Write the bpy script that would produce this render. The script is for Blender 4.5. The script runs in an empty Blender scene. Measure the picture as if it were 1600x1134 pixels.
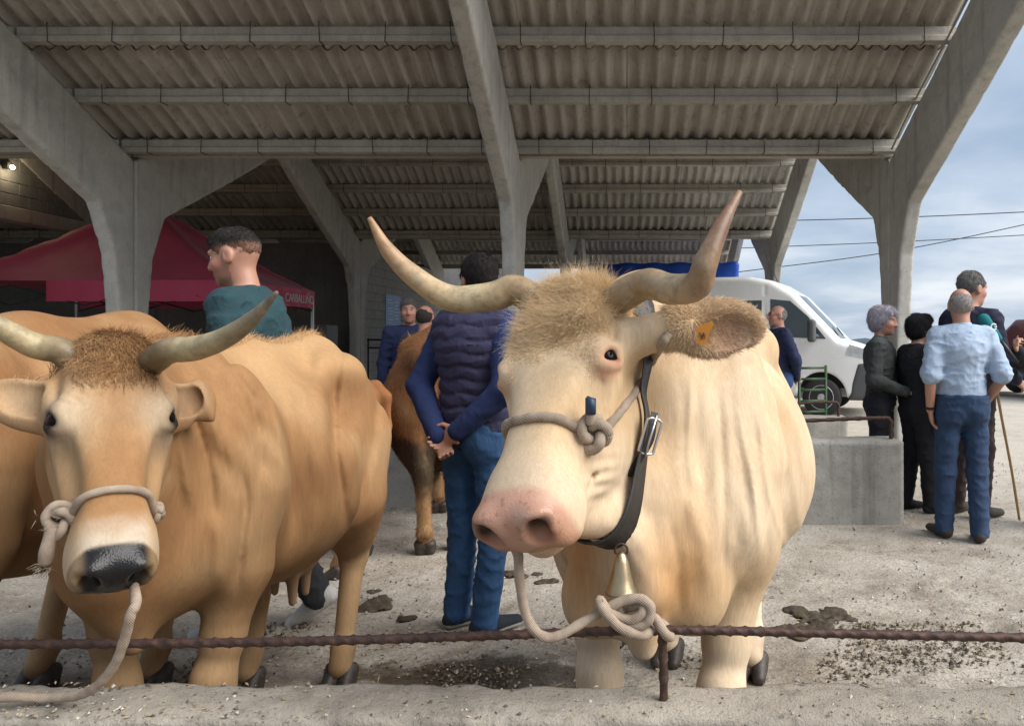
import bpy, bmesh, math, random
import numpy as np
from mathutils import Vector, Matrix
R = math.radians
random.seed(7)
rng = np.random.default_rng(7)
S = bpy.context.scene
COL = S.collection

# ------------------------------------------------------------------ camera, sky, sun, exposure
CAMZ, F, CX, CY = 1.4, 1200.0, 980.0, 525.0
cam_d = bpy.data.cameras.new("camera"); cam = bpy.data.objects.new("camera", cam_d); COL.objects.link(cam)
cam.location = (0, 0, CAMZ); cam.rotation_euler = (R(90), 0, 0)
cam_d.sensor_width = 36.0; cam_d.lens = 36.0*F/1600.0
cam_d.shift_x = -(CX-800.0)/1600.0; cam_d.shift_y = -(567.0-CY)/1600.0
cam_d.clip_start = 0.05; cam_d.clip_end = 20000
S.camera = cam

SUN_EL, SUN_AZ = 42.0, 112.0      # degrees; azimuth clockwise from +Y (view direction): to the right and behind the camera
world = bpy.data.worlds.new("World"); S.world = world; world.use_nodes = True
wn, wl = world.node_tree.nodes, world.node_tree.links
wn.clear()
def wnode(t, **kw):
    n = wn.new(t)
    for k, v in kw.items(): setattr(n, k, v)
    return n
w_out = wnode('ShaderNodeOutputWorld'); w_bg = wnode('ShaderNodeBackground')
w_sky = wnode('ShaderNodeTexSky', sky_type='NISHITA')
w_sky.sun_disc = False; w_sky.sun_elevation = R(SUN_EL); w_sky.sun_rotation = R(SUN_AZ)
w_sky.dust_density = 2.0; w_sky.air_density = 1.0
w_tc = wnode('ShaderNodeTexCoord'); w_sep = wnode('ShaderNodeSeparateXYZ')
w_z = wnode('ShaderNodeMath', operation='MAXIMUM'); w_z.inputs[1].default_value = 0.0
w_za = wnode('ShaderNodeMath', operation='ADD'); w_za.inputs[1].default_value = 0.16
w_dx = wnode('ShaderNodeMath', operation='DIVIDE'); w_dy = wnode('ShaderNodeMath', operation='DIVIDE')
w_cmb = wnode('ShaderNodeCombineXYZ')
w_n1 = wnode('ShaderNodeTexNoise'); w_n1.inputs['Scale'].default_value = .75; w_n1.inputs['Detail'].default_value = 7.0
w_n1.inputs['Roughness'].default_value = 0.55; w_n1.inputs['Distortion'].default_value = 0.25
w_r1 = wnode('ShaderNodeValToRGB')
w_r1.color_ramp.elements[0].position = 0.36; w_r1.color_ramp.elements[0].color = (2.5, 3.2, 4.2, 1)
w_r1.color_ramp.elements[1].position = 0.66; w_r1.color_ramp.elements[1].color = (5.6, 5.9, 6.4, 1)
e = w_r1.color_ramp.elements.new(0.50); e.color = (3.5, 4.15, 5.05, 1)
w_mix = wnode('ShaderNodeMix', data_type='RGBA'); w_mix.inputs[0].default_value = 0.88
wl.new(w_tc.outputs['Generated'], w_sep.inputs[0])
wl.new(w_sep.outputs['Z'], w_z.inputs[0]); wl.new(w_z.outputs[0], w_za.inputs[0])
wl.new(w_sep.outputs['X'], w_dx.inputs[0]); wl.new(w_za.outputs[0], w_dx.inputs[1])
wl.new(w_sep.outputs['Y'], w_dy.inputs[0]); wl.new(w_za.outputs[0], w_dy.inputs[1])
wl.new(w_dx.outputs[0], w_cmb.inputs[0]); wl.new(w_dy.outputs[0], w_cmb.inputs[1])
wl.new(w_cmb.outputs[0], w_n1.inputs['Vector']); wl.new(w_n1.outputs['Fac'], w_r1.inputs[0])
wl.new(w_sky.outputs[0], w_mix.inputs['A']); wl.new(w_r1.outputs[0], w_mix.inputs['B'])
wl.new(w_mix.outputs['Result'], w_bg.inputs['Color']); w_bg.inputs['Strength'].default_value = 0.10
wl.new(w_bg.outputs[0], w_out.inputs[0])

sun_d = bpy.data.lights.new("sun", 'SUN'); sun = bpy.data.objects.new("sun", sun_d); COL.objects.link(sun)
sun_d.energy = 3.2; sun_d.angle = R(50); sun_d.color = (1.0, 0.965, 0.92)
_d = Vector((math.sin(R(SUN_AZ))*math.cos(R(SUN_EL)), math.cos(R(SUN_AZ))*math.cos(R(SUN_EL)), math.sin(R(SUN_EL))))
sun.rotation_euler = _d.to_track_quat('Z', 'Y').to_euler()

S.view_settings.view_transform = 'Standard'; S.view_settings.look = 'None'
S.view_settings.exposure = 0.72; S.view_settings.gamma = 1.0; S.view_settings.use_curve_mapping = False
S.render.engine = 'CYCLES'
S.cycles.use_denoising = True
S.cycles.max_bounces = 8; S.cycles.diffuse_bounces = 5; S.cycles.glossy_bounces = 3; S.cycles.transmission_bounces = 6
S.cycles.caustics_reflective = False; S.cycles.caustics_refractive = False
S.render.hair_type = 'STRAND' if hasattr(S.render, 'hair_type') else S.render.hair_type

def P(px, py, d):
    """the point of the place seen at photo pixel px,py, d metres in front of the lens"""
    return np.array([(px-CX)/F*d, d, CAMZ-(py-CY)/F*d])
def Vn(a):
    a = np.asarray(a, float); return a/np.linalg.norm(a)

# ------------------------------------------------------------------ objects and custom properties
def link(name, data, parent=None, mat=None):
    o = bpy.data.objects.new(name, data); COL.objects.link(o)
    if parent is not None: o.parent = parent
    if mat is not None: data.materials.append(mat)
    return o
def empty(name, loc=(0,0,0), rz=0.0):
    o = bpy.data.objects.new(name, None); COL.objects.link(o); o.location = loc; o.rotation_euler = (0,0,rz); o.empty_display_size = .1
    return o
def tag(o, label=None, cat=None, group=None, kind=None):
    if label: o['label'] = label
    if cat: o['category'] = cat
    if group: o['group'] = group
    if kind: o['kind'] = kind
    return o
def mesh_from(name, V, Fc, smooth=False):
    me = bpy.data.meshes.new(name); me.from_pydata([tuple(map(float, v)) for v in V], [], Fc); me.update()
    if smooth: me.polygons.foreach_set('use_smooth', [True]*len(me.polygons))
    return me
def mesh_quads(name, V, Q, col=None, smooth=True):
    """fast mesh from numpy quads, optional per-vertex colour"""
    me = bpy.data.meshes.new(name); n, m = len(V), len(Q)
    me.vertices.add(n); me.vertices.foreach_set('co', np.ascontiguousarray(V, np.float32).ravel())
    me.loops.add(m*4); me.loops.foreach_set('vertex_index', np.ascontiguousarray(Q, np.int32).ravel())
    me.polygons.add(m); me.polygons.foreach_set('loop_start', np.arange(0, m*4, 4, dtype=np.int32))
    me.polygons.foreach_set('use_smooth', np.full(m, smooth, bool))
    if col is not None:
        a = me.color_attributes.new('Col', 'FLOAT_COLOR', 'POINT')
        c = np.ones((n, 4), np.float32); c[:, :3] = col; a.data.foreach_set('color', c.ravel())
    me.update(calc_edges=True)
    return me
class MB:
    """collects polygons for one mesh"""
    def __init__(s): s.V = []; s.Fc = []
    def poly(s, pts):
        i = len(s.V); s.V += [tuple(map(float, p)) for p in pts]; s.Fc.append(list(range(i, i+len(pts))))
    def box(s, lo, hi):
        x0,y0,z0 = lo; x1,y1,z1 = hi; i = len(s.V)
        s.V += [(x0,y0,z0),(x1,y0,z0),(x1,y1,z0),(x0,y1,z0),(x0,y0,z1),(x1,y0,z1),(x1,y1,z1),(x0,y1,z1)]
        s.Fc += [[i+a for a in f] for f in ((0,3,2,1),(4,5,6,7),(0,1,5,4),(1,2,6,5),(2,3,7,6),(3,0,4,7))]
    def prism(s, poly, axis, a, b):
        """poly: 2-D points in the two other axes (cyclic order), extruded along axis from a to b"""
        n = len(poly); i = len(s.V)
        def mk(p, t):
            return {0:(t,p[0],p[1]), 1:(p[0],t,p[1]), 2:(p[0],p[1],t)}[axis]
        s.V += [mk(p, a) for p in poly] + [mk(p, b) for p in poly]
        s.Fc.append([i+k for k in range(n)][::-1]); s.Fc.append([i+n+k for k in range(n)])
        for k in range(n): s.Fc.append([i+k, i+(k+1)%n, i+n+(k+1)%n, i+n+k])
    def tube(s, pts, rad, seg=10, caps=True, twist=None):
        pts = np.asarray(pts, float); n = len(pts)
        rad = np.broadcast_to(np.asarray(rad, float), (n,))
        T = np.gradient(pts, axis=0); T /= np.linalg.norm(T, axis=1)[:, None]+1e-12
        up = np.array([0,0,1.0]) if abs(T[0][2]) < .9 else np.array([1.0,0,0])
        nrm = Vn(np.cross(T[0], up)); i = len(s.V)
        for k in range(n):
            nrm = nrm - T[k]*np.dot(nrm, T[k]); nrm = Vn(nrm); bi = np.cross(T[k], nrm)
            for j in range(seg):
                a = 2*math.pi*j/seg; r = rad[k]*(twist(k, a) if twist else 1.0)
                s.V.append(tuple(pts[k]+r*(math.cos(a)*nrm+math.sin(a)*bi)))
        for k in range(n-1):
            for j in range(seg):
                a = i+k*seg+j; b = i+k*seg+(j+1)%seg
                s.Fc.append([a, b, b+seg, a+seg])
        if caps:
            s.Fc.append([i+j for j in range(seg)][::-1]); s.Fc.append([i+(n-1)*seg+j for j in range(seg)])
    def lathe(s, prof, seg=24, M=None):
        """prof: (radius, height) pairs round z; M maps to place"""
        i = len(s.V); n = len(prof)
        for r, z in prof:
            for j in range(seg):
                a = 2*math.pi*j/seg; p = np.array([r*math.cos(a), r*math.sin(a), z])
                if M is not None: p = np.array(M @ Vector(p))
                s.V.append(tuple(p))
        for k in range(n-1):
            for j in range(seg):
                a = i+k*seg+j; b = i+k*seg+(j+1)%seg; s.Fc.append([a, b, b+seg, a+seg])
        s.Fc.append([i+j for j in range(seg)][::-1]); s.Fc.append([i+(n-1)*seg+j for j in range(seg)])
    def mesh(s, name, smooth=False):
        return mesh_from(name, s.V, s.Fc, smooth)
    def build(s, name, mat, parent=None, smooth=False, bevel=0.0, seg=2):
        me = s.mesh(name, smooth)
        if bevel:
            bm = bmesh.new(); bm.from_mesh(me); bmesh.ops.remove_doubles(bm, verts=bm.verts, dist=1e-5)
            ed = [e for e in bm.edges if len(e.link_faces) == 2 and e.calc_face_angle(0) > .5]
            bmesh.ops.bevel(bm, geom=ed, offset=bevel, segments=seg, profile=.5, affect='EDGES', clamp_overlap=True)
            bm.to_mesh(me); bm.free()
        return link(name, me, parent, mat)
def spline(pts, n):
    """Catmull-Rom through pts, n samples"""
    p = np.asarray(pts, float); p = np.vstack([2*p[0]-p[1], p, 2*p[-1]-p[-2]])
    t = np.linspace(0, len(p)-3-1e-9, n); i = t.astype(int); u = (t-i)[:, None]
    a, b, c, d = p[i], p[i+1], p[i+2], p[i+3]
    return .5*((2*b)+(c-a)*u+(2*a-5*b+4*c-d)*u**2+(3*b-a-3*c+d)*u**3)

# ------------------------------------------------------------------ noise in numpy
def _hash(i, j, k, s):
    h = (i*374761393 + j*668265263 + k*2147483647 + s*1274126177) & 0xffffffff
    h = ((h ^ (h >> 13))*1274126177) & 0xffffffff
    return ((h ^ (h >> 16)) & 0xffffff)/float(0xffffff)
def vnoise(p, scale=1.0, seed=0):
    """value noise in -1..1 at points (n,3)"""
    q = np.asarray(p, np.float64)*scale; i = np.floor(q).astype(np.int64); f = q-i; f = f*f*(3-2*f)
    out = 0
    for dx in (0,1):
        for dy in (0,1):
            for dz in (0,1):
                w = (f[...,0] if dx else 1-f[...,0])*(f[...,1] if dy else 1-f[...,1])*(f[...,2] if dz else 1-f[...,2])
                out = out + w*_hash(i[...,0]+dx, i[...,1]+dy, i[...,2]+dz, seed)
    return 2*out-1
def fbm(p, scale=1.0, oct=3, seed=0):
    return sum(vnoise(p, scale*2**o, seed+o)*.5**o for o in range(oct))
def sstep(a, b, x):
    t = np.clip((x-a)/(b-a), 0, 1); return t*t*(3-2*t)

# ------------------------------------------------------------------ distance fields -> one continuous mesh
class SDF:
    def __init__(s): s.ops = []
    def _add(s, fn, lo, hi, k, mode): s.ops.append((fn, np.asarray(lo, float), np.asarray(hi, float), k, mode)); return s
    def cone(s, a, b, r1, r2, k=.03, mode='u', sq=None):
        """round cone a->b; sq=(axis vector, factor) flattens it along an axis"""
        a = np.asarray(a, float); b = np.asarray(b, float); ba = b-a; L2 = float(ba@ba)+1e-12; rr = r1-r2
        if sq is not None:
            ax = Vn(sq[0]); fac = sq[1]
        def fn(X, Y, Z):
            x, y, z = X-a[0], Y-a[1], Z-a[2]
            t = np.clip((x*ba[0]+y*ba[1]+z*ba[2])/L2, 0, 1)
            x = x-t*ba[0]; y = y-t*ba[1]; z = z-t*ba[2]
            if sq is not None:
                q = (x*ax[0]+y*ax[1]+z*ax[2])*(1/fac-1); x = x+q*ax[0]; y = y+q*ax[1]; z = z+q*ax[2]
            d = np.sqrt(x*x+y*y+z*z)-(r1-t*rr)
            return d*min(1.0, fac if sq is not None else 1.0) if sq is not None else d
        m = max(r1, r2)*(max(1.0, sq[1]) if sq is not None else 1)
        return s._add(fn, np.minimum(a, b)-m, np.maximum(a, b)+m, k, mode)
    def ell(s, c, r, M=None, k=.04, mode='u'):
        """ellipsoid; M columns are its axes"""
        c = np.asarray(c, float); r = np.asarray(r, float)
        M = np.eye(3) if M is None else np.asarray(M, float)
        def fn(X, Y, Z):
            x, y, z = X-c[0], Y-c[1], Z-c[2]
            u = [(x*M[0, i]+y*M[1, i]+z*M[2, i])/r[i] for i in range(3)]
            k0 = np.sqrt(u[0]**2+u[1]**2+u[2]**2)+1e-9
            k1 = np.sqrt((u[0]/r[0])**2+(u[1]/r[1])**2+(u[2]/r[2])**2)+1e-9
            return k0*(k0-1)/k1
        e = np.sqrt(((np.abs(M)*r)**2).sum(1))
        return s._add(fn, c-e, c+e, k, mode)
    def box(s, c, h, M=None, rnd=.01, k=.01, mode='u'):
        c = np.asarray(c, float); h = np.asarray(h, float); M = np.eye(3) if M is None else np.asarray(M, float)
        def fn(X, Y, Z):
            x, y, z = X-c[0], Y-c[1], Z-c[2]
            q = [np.abs(x*M[0, i]+y*M[1, i]+z*M[2, i])-h[i]+rnd for i in range(3)]
            return np.sqrt(sum(np.maximum(a, 0)**2 for a in q))+np.minimum(np.maximum(q[0], np.maximum(q[1], q[2])), 0)-rnd
        e = np.abs(M)@h
        return s._add(fn, c-e, c+e, k, mode)
    def half(s, n, d, k=.004, mode='i'):
        """keep n.x <= d"""
        n = Vn(n)
        return s._add(lambda X, Y, Z: n[0]*X+n[1]*Y+n[2]*Z-d, [-99]*3, [99]*3, k, mode)
    def field(s, fn, mode='disp'):
        return s._add(fn, [-99]*3, [99]*3, 0, mode)
    @staticmethod
    def _mix(D, d, k, mode):
        if mode == 'u':
            if k <= 0: return np.minimum(D, d)
            h = np.maximum(k-np.abs(D-d), 0)/k; return np.minimum(D, d)-h*h*k*.25
        if mode == 's': d = -d
        if mode in ('s', 'i'):
            if k <= 0: return np.maximum(D, d)
            h = np.maximum(k-np.abs(D-d), 0)/k; return np.maximum(D, d)+h*h*k*.25
        if mode == 'disp': return D+d
    def eval(s, X, Y, Z):
        D = np.full(X.shape, 9.0, np.float32)
        for fn, lo, hi, k, mode in s.ops: D = s._mix(D, fn(X, Y, Z), k, mode)
        return D
    def mesh(s, h, relax=1, B=16, keep=False):
        us = [o for o in s.ops if o[4] == 'u']
        lo = np.min([o[1] for o in us], 0)-3*h; hi = np.max([o[2] for o in us], 0)+3*h
        nb = np.ceil((hi-lo)/(h*B)).astype(int); n = nb*B
        bx = [lo[i]+h*B*(np.arange(nb[i])+.5) for i in range(3)]
        C = np.stack(np.meshgrid(*bx, indexing='ij'), -1).reshape(-1, 3)
        dc = s.eval(C[:, 0].astype(np.float32), C[:, 1].astype(np.float32), C[:, 2].astype(np.float32))
        half = .5*h*B; act = np.nonzero(np.abs(dc) < half*1.9+.02)[0]
        O = C[act]-half
        g = (np.arange(B)*h).astype(np.float32)
        D = np.full((len(act), B, B, B), 9.0, np.float32)
        for fn, l, u, k, mode in s.ops:
            m = k+2*h
            idx = np.nonzero(np.all((O+2*half > l-m) & (O < u+m), 1))[0]
            if len(idx) == 0: continue
            for ch in np.array_split(idx, max(1, len(idx)//200)):
                X = (O[ch, 0].astype(np.float32)[:, None]+g)[:, :, None, None]
                Y = (O[ch, 1].astype(np.float32)[:, None]+g)[:, None, :, None]
                Z = (O[ch, 2].astype(np.float32)[:, None]+g)[:, None, None, :]
                if mode == 'disp': X, Y, Z = np.broadcast_arrays(X, Y, Z)
                D[ch] = s._mix(D[ch], fn(X, Y, Z).astype(np.float32), k, mode)
        G = np.where(dc < 0, np.float32(-1), np.float32(1)).reshape(nb)
        G = np.repeat(np.repeat(np.repeat(G, B, 0), B, 1), B, 2)
        G6 = G.reshape(nb[0], B, nb[1], B, nb[2], B)
        bi = np.stack(np.unravel_index(act, nb), -1)
        G6[bi[:, 0], :, bi[:, 1], :, bi[:, 2], :] = D
        G = G6.reshape(n)
        In = (G < 0); c = np.zeros(n-1, np.int8)
        for i in (0, 1):
            for j in (0, 1):
                for k in (0, 1): c += In[i:n[0]-1+i, j:n[1]-1+j, k:n[2]-1+k]
        cells = np.flatnonzero((c > 0) & (c < 8)); ci = np.stack(np.unravel_index(cells, n-1), -1)
        acc = np.zeros((len(cells), 3)); cnt = np.zeros(len(cells))
        corner = {(i, j, k): G[ci[:, 0]+i, ci[:, 1]+j, ci[:, 2]+k] for i in (0,1) for j in (0,1) for k in (0,1)}
        for a0 in corner:
            for ax in range(3):
                if a0[ax]: continue
                a1 = list(a0); a1[ax] = 1; f0, f1 = corner[a0], corner[tuple(a1)]
                cr = (f0 < 0) != (f1 < 0); t = np.where(cr, f0/np.where(cr, f0-f1, 1), 0)
                q = np.array(a0, float)+np.zeros((len(cells), 3)); q[:, ax] += t
                acc += q*cr[:, None]; cnt += cr
        V = lo+h*(ci+acc/cnt[:, None])
        quads = []
        st = np.array([(n[1]-1)*(n[2]-1), n[2]-1, 1])
        for ax in range(3):
            b1, b2 = (ax+1) % 3, (ax+2) % 3
            sl0 = [slice(1, n[i]-1) for i in range(3)]; sl1 = list(sl0); sl1[ax] = slice(2, n[ax]); 
            A, Bq = In[tuple(sl0)], In[tuple(sl1)]
            e = np.stack(np.nonzero(A != Bq), -1)+1
            if len(e) == 0: continue
            flip = In[e[:, 0], e[:, 1], e[:, 2]]
            base = e@st
            q = np.stack([base-st[b1]-st[b2], base-st[b2], base, base-st[b1]], 1)
            q[~flip] = q[~flip][:, ::-1]
            quads.append(np.searchsorted(cells, q))
        Q = np.concatenate(quads)
        if keep:
            lab = np.arange(len(V)); 
            for _ in range(400):
                m = lab[Q].min(1); new = lab.copy()
                for k in range(4): np.minimum.at(new, Q[:, k], m)
                new = np.minimum(new, new[new])
                if (new == lab).all(): break
                lab = new
            u_, c_ = np.unique(lab, return_counts=True); ok = lab == u_[np.argmax(c_)]; ix = np.cumsum(ok)-1; Q = ix[Q[ok[Q[:, 0]]]]; V = V[ok]
        for _ in range(relax):
            sm = np.zeros_like(V); w = np.zeros(len(V))
            for k in range(4):
                np.add.at(sm, Q[:, k], V[Q[:, (k+1) % 4]]+V[Q[:, (k+3) % 4]]); np.add.at(w, Q[:, k], 2)
            V = .4*V+.6*sm/np.maximum(w, 1)[:, None]
        return V, Q
# ------------------------------------------------------------------ procedural materials
class NT:
    def __init__(s, name):
        s.m = bpy.data.materials.new(name); s.m.use_nodes = True; s.t = s.m.node_tree; s.t.nodes.clear()
        s.out = s.t.nodes.new('ShaderNodeOutputMaterial'); s.b = s.t.nodes.new('ShaderNodeBsdfPrincipled')
        s.t.links.new(s.b.outputs[0], s.out.inputs[0])
    def n(s, ty, **kw):
        x = s.t.nodes.new(ty)
        for k, v in kw.items():
            if k in x.inputs.keys(): s.set(x.inputs[k], v)
            else: setattr(x, k, v)
        return x
    def set(s, inp, v):
        if isinstance(v, bpy.types.NodeSocket): s.t.links.new(v, inp)
        else: inp.default_value = v
    def coord(s, scale=(1,1,1), kind='Object', rot=(0,0,0)):
        tc = s.n('ShaderNodeTexCoord'); mp = s.n('ShaderNodeMapping'); s.t.links.new(tc.outputs[kind], mp.inputs[0])
        mp.inputs['Scale'].default_value = scale; mp.inputs['Rotation'].default_value = rot; return mp.outputs[0]
    def geo(s, scale=(1,1,1)):
        g = s.n('ShaderNodeNewGeometry'); mp = s.n('ShaderNodeMapping'); s.t.links.new(g.outputs['Position'], mp.inputs[0])
        mp.inputs['Scale'].default_value = scale; return mp.outputs[0]
    def noise(s, vec, scale, detail=4, rough=.55, dist=0.0):
        x = s.n('ShaderNodeTexNoise'); s.set(x.inputs['Vector'], vec)
        x.inputs['Scale'].default_value = scale; x.inputs['Detail'].default_value = detail
        x.inputs['Roughness'].default_value = rough; x.inputs['Distortion'].default_value = dist; return x.outputs['Fac']
    def ramp(s, fac, stops):
        x = s.n('ShaderNodeValToRGB'); s.set(x.inputs[0], fac); el = x.color_ramp.elements
        while len(el) > 1: el.remove(el[-1])
        el[0].position = stops[0][0]; el[0].color = (*c3(stops[0][1]), 1)
        for p, c in stops[1:]:
            e = el.new(p); e.color = (*c3(c), 1)
        return x.outputs[0]
    def mix(s, fac, a, b, mode='MIX'):
        x = s.n('ShaderNodeMix', data_type='RGBA', blend_type=mode); s.set(x.inputs[0], fac)
        for i, v in (('A', a), ('B', b)):
            s.set(x.inputs[i], v if isinstance(v, bpy.types.NodeSocket) else (*c3(v), 1))
        return x.outputs['Result']
    def math(s, op, a, b=0.0):
        x = s.n('ShaderNodeMath', operation=op); s.set(x.inputs[0], a); s.set(x.inputs[1], b); return x.outputs[0]
    def attr(s, name='Col'):
        return s.n('ShaderNodeAttribute', attribute_name=name).outputs['Color']
    def bump(s, h, strength=.3, dist=.01, prev=None):
        x = s.n('ShaderNodeBump'); s.set(x.inputs['Height'], h); x.inputs['Strength'].default_value = strength
        x.inputs['Distance'].default_value = dist
        if prev is not None: s.set(x.inputs['Normal'], prev)
        return x.outputs[0]
    def done(s, col=None, rough=.6, metal=0.0, normal=None, **kw):
        b = s.b
        if col is not None: s.set(b.inputs['Base Color'], col if isinstance(col, bpy.types.NodeSocket) else (*c3(col), 1))
        s.set(b.inputs['Roughness'], rough); s.set(b.inputs['Metallic'], metal)
        if normal is not None: s.set(b.inputs['Normal'], normal)
        for k, v in kw.items(): s.set(b.inputs[k.replace('_', ' ')], v)
        return s.m
def c3(c):
    if isinstance(c, (int, float)): return (c, c, c)
    return tuple(c[:3])
def srgb(r, g, b):
    return tuple(((v/255)/12.92 if v/255 <= .04045 else ((v/255+.055)/1.055)**2.4) for v in (r, g, b))
_simple = {}
def plain(name, col, rough=.6, metal=0.0, var=.12, scale=30, bump=.0, **kw):
    """paint, cloth, rubber ...: one colour with slight unevenness"""
    if name in _simple: return _simple[name]
    t = NT(name); v = t.coord(); nz = t.noise(v, scale, 5)
    c = t.mix(nz, tuple(x*(1-var) for x in c3(col)), tuple(min(1, x*(1+var)) for x in c3(col)))
    rr = t.math('ADD', t.math('MULTIPLY', nz, .15), rough-.075)
    nm = t.bump(t.noise(v, scale*4, 3), bump, .004) if bump else None
    _simple[name] = t.done(c, rr, metal, nm, **kw); return _simple[name]

def concrete(name, lo, hi, stain=.5, scale=1.0, bump=.35, moss=0.0):
    t = NT(name); v = t.geo()
    big = t.noise(v, .9*scale, 6, .6); mid = t.noise(v, 7*scale, 6, .65); fine = t.noise(v, 90*scale, 3, .6)
    c = t.ramp(big, [(.3, lo), (.7, hi)])
    c = t.mix(t.math('MULTIPLY', t.ramp(mid, [(.42, 0), (.7, 1)]), .45), c, tuple(x*.72 for x in c3(lo)))
    # rain streaks, vertical
    st = t.noise(t.geo((5, 5, .35)), 1.4*scale, 5, .6)
    c = t.mix(t.math('MULTIPLY', t.ramp(st, [(.52, 0), (.72, 1)]), stain), c, tuple(x*.45 for x in c3(lo)))
    if moss: c = t.mix(t.math('MULTIPLY', t.ramp(t.noise(v, 2.2, 5), [(.55, 0), (.75, 1)]), moss), c, (.10, .11, .05))
    c = t.mix(t.math('MULTIPLY', fine, .35), c, tuple(x*.6 for x in c3(lo)))
    pit = t.ramp(t.noise(v, 38*scale, 4, .7), [(.30, 0), (.42, 1)])
    c = t.mix(t.math('MULTIPLY', t.math('SUBTRACT', 1.0, pit), .55), c, tuple(x*.35 for x in c3(lo)))
    blot = t.ramp(t.noise(v, 3.1*scale, 8, .75, .4), [(.56, 0), (.60, 1)]); c = t.mix(t.math('MULTIPLY', blot, .16), c, tuple(x*.5 for x in c3(lo)))
    nm = t.bump(mid, bump*.5, .02); nm = t.bump(fine, bump, .004, nm); nm = t.bump(pit, bump*.6, .006, nm)
    return t.done(c, .88, 0, nm)
M_FRAME = concrete('precast_concrete', (.44, .425, .385), (.60, .585, .54), .6)
M_PURLIN = concrete('purlin_concrete', (.38, .35, .30), (.54, .51, .45), .35, 1.6)
M_LOW = concrete('low_wall_concrete', (.31, .29, .25), (.48, .455, .41), .75, 1.3, .7)
M_TROUGH = concrete('trough_concrete', (.30, .262, .21), (.47, .42, .345), .6, 2.0, .9)
M_BLOCK = concrete('block_concrete', (.36, .35, .33), (.47, .465, .45), .15, 1.5, .5)
M_BLOCKD = concrete('shaded_block_concrete', (.17, .17, .165), (.25, .245, .235), .3, 1.5, .5)  # block concrete again, with the shade of the unlit walls put into its colour
def m_sheet():
    t = NT('fibre_cement_sheet'); v = t.geo(); o = t.n('ShaderNodeObjectInfo').outputs['Random']
    big = t.noise(v, 1.3, 5, .6)
    st = t.noise(t.geo((9, .8, .8)), 1.2, 6, .65)            # streaks running down the slope
    c = t.ramp(big, [(.3, (.40, .375, .335)), (.7, (.58, .55, .50))])
    c = t.mix(t.ramp(st, [(.45, 0), (.75, 1)]), c, (.27, .245, .21))
    c = t.mix(t.math('MULTIPLY', t.ramp(t.noise(v, 26, 5, .7), [(.5, 0), (.72, 1)]), .5), c, (.55, .52, .46))
    c = t.mix(t.math('MULTIPLY', t.ramp(t.noise(v, 9, 5, .7), [(.55, 0), (.7, 1)]), .55), c, (.17, .15, .12))
    c = t.mix(t.math('MULTIPLY', o, .35), c, (.24, .21, .17))
    nm = t.bump(t.noise(v, 120, 3), .25, .003)
    return t.done(c, .9, 0, nm)
M_SHEET = m_sheet()
def m_ground():
    t = NT('yard_concrete'); v = t.geo()
    big = t.noise(v, .35, 6, .6); mid = t.noise(v, 2.3, 6, .65, .3); fine = t.noise(v, 55, 4, .65); agg = t.n('ShaderNodeTexVoronoi'); t.set(agg.inputs['Vector'], v); agg.inputs['Scale'].default_value = 75
    c = t.ramp(mid, [(.30, (.19, .158, .12)), (.46, (.35, .305, .248)), (.72, (.52, .47, .40))])
    # exposed aggregate
    c = t.mix(t.math('MULTIPLY', t.ramp(agg.outputs['Distance'], [(.05, 1), (.32, 0)]), .45), c, (.50, .46, .40))
    c = t.mix(t.math('MULTIPLY', t.ramp(fine, [(.48, 0), (.68, 1)]), .6), c, (.10, .085, .065))
    # trodden dung and damp towards the trough, paler dusty yard outside
    sep = t.n('ShaderNodeSeparateXYZ'); t.set(sep.inputs[0], v)
    near = t.n('ShaderNodeMapRange'); t.set(near.inputs['Value'], t.math('ADD', sep.outputs['Y'], t.math('MULTIPLY', t.math('SUBTRACT', big, .5), 3.0)))
    near.inputs['From Min'].default_value = 2.2; near.inputs['From Max'].default_value = 3.6; near.inputs['To Min'].default_value = 1; near.inputs['To Max'].default_value = 0
    dung = t.math('MULTIPLY', near.outputs[0], t.ramp(t.noise(v, 3.6, 8, .72, .5), [(.42, 0), (.56, 1)]))
    c = t.mix(t.math('MULTIPLY', dung, .85), c, (.062, .046, .028))
    patch = t.ramp(t.noise(v, 1.15, 6, .7, .6), [(.54, 0), (.66, 1)])
    c = t.mix(t.math('MULTIPLY', patch, .6), c, (.09, .068, .045))
    yard = t.n('ShaderNodeMapRange'); t.set(yard.inputs['Value'], t.math('ADD', sep.outputs['Y'], t.math('MULTIPLY', sep.outputs['X'], .9)))
    yard.inputs['From Min'].default_value = 7; yard.inputs['From Max'].default_value = 11
    c = t.mix(t.math('MULTIPLY', yard.outputs[0], .55), c, (.56, .51, .43))
    # the wet patch: a shape of its own
    dx = t.math('SUBTRACT', sep.outputs['X'], -.60); dy = t.math('SUBTRACT', sep.outputs['Y'], 3.12)
    rr = t.math('SQRT', t.math('ADD', t.math('POWER', t.math('MULTIPLY', dx, 1.1), 2), t.math('POWER', t.math('MULTIPLY', dy, 2.4), 2)))
    wet = t.ramp(t.math('ADD', rr, t.math('MULTIPLY', t.math('SUBTRACT', t.noise(v, 4, 6, .65), .5), 1.3)), [(.50, 1), (.66, 0)])
    c = t.mix(t.math('MULTIPLY', wet, .78), c, (.035, .022, .010))
    rough = t.math('SUBTRACT', .9, t.math('MULTIPLY', wet, .62))
    hgt = t.math('ADD', t.math('MULTIPLY', fine, .5), t.math('MULTIPLY', agg.outputs['Distance'], .7))
    nm = t.bump(mid, .5, .03); nm = t.bump(t.noise(v, 14, 6, .7), .7, .018, nm); nm = t.bump(hgt, .55, .006, nm)
    return t.done(c, rough, 0, nm)
M_GROUND = m_ground()
M_RUST = None
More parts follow.
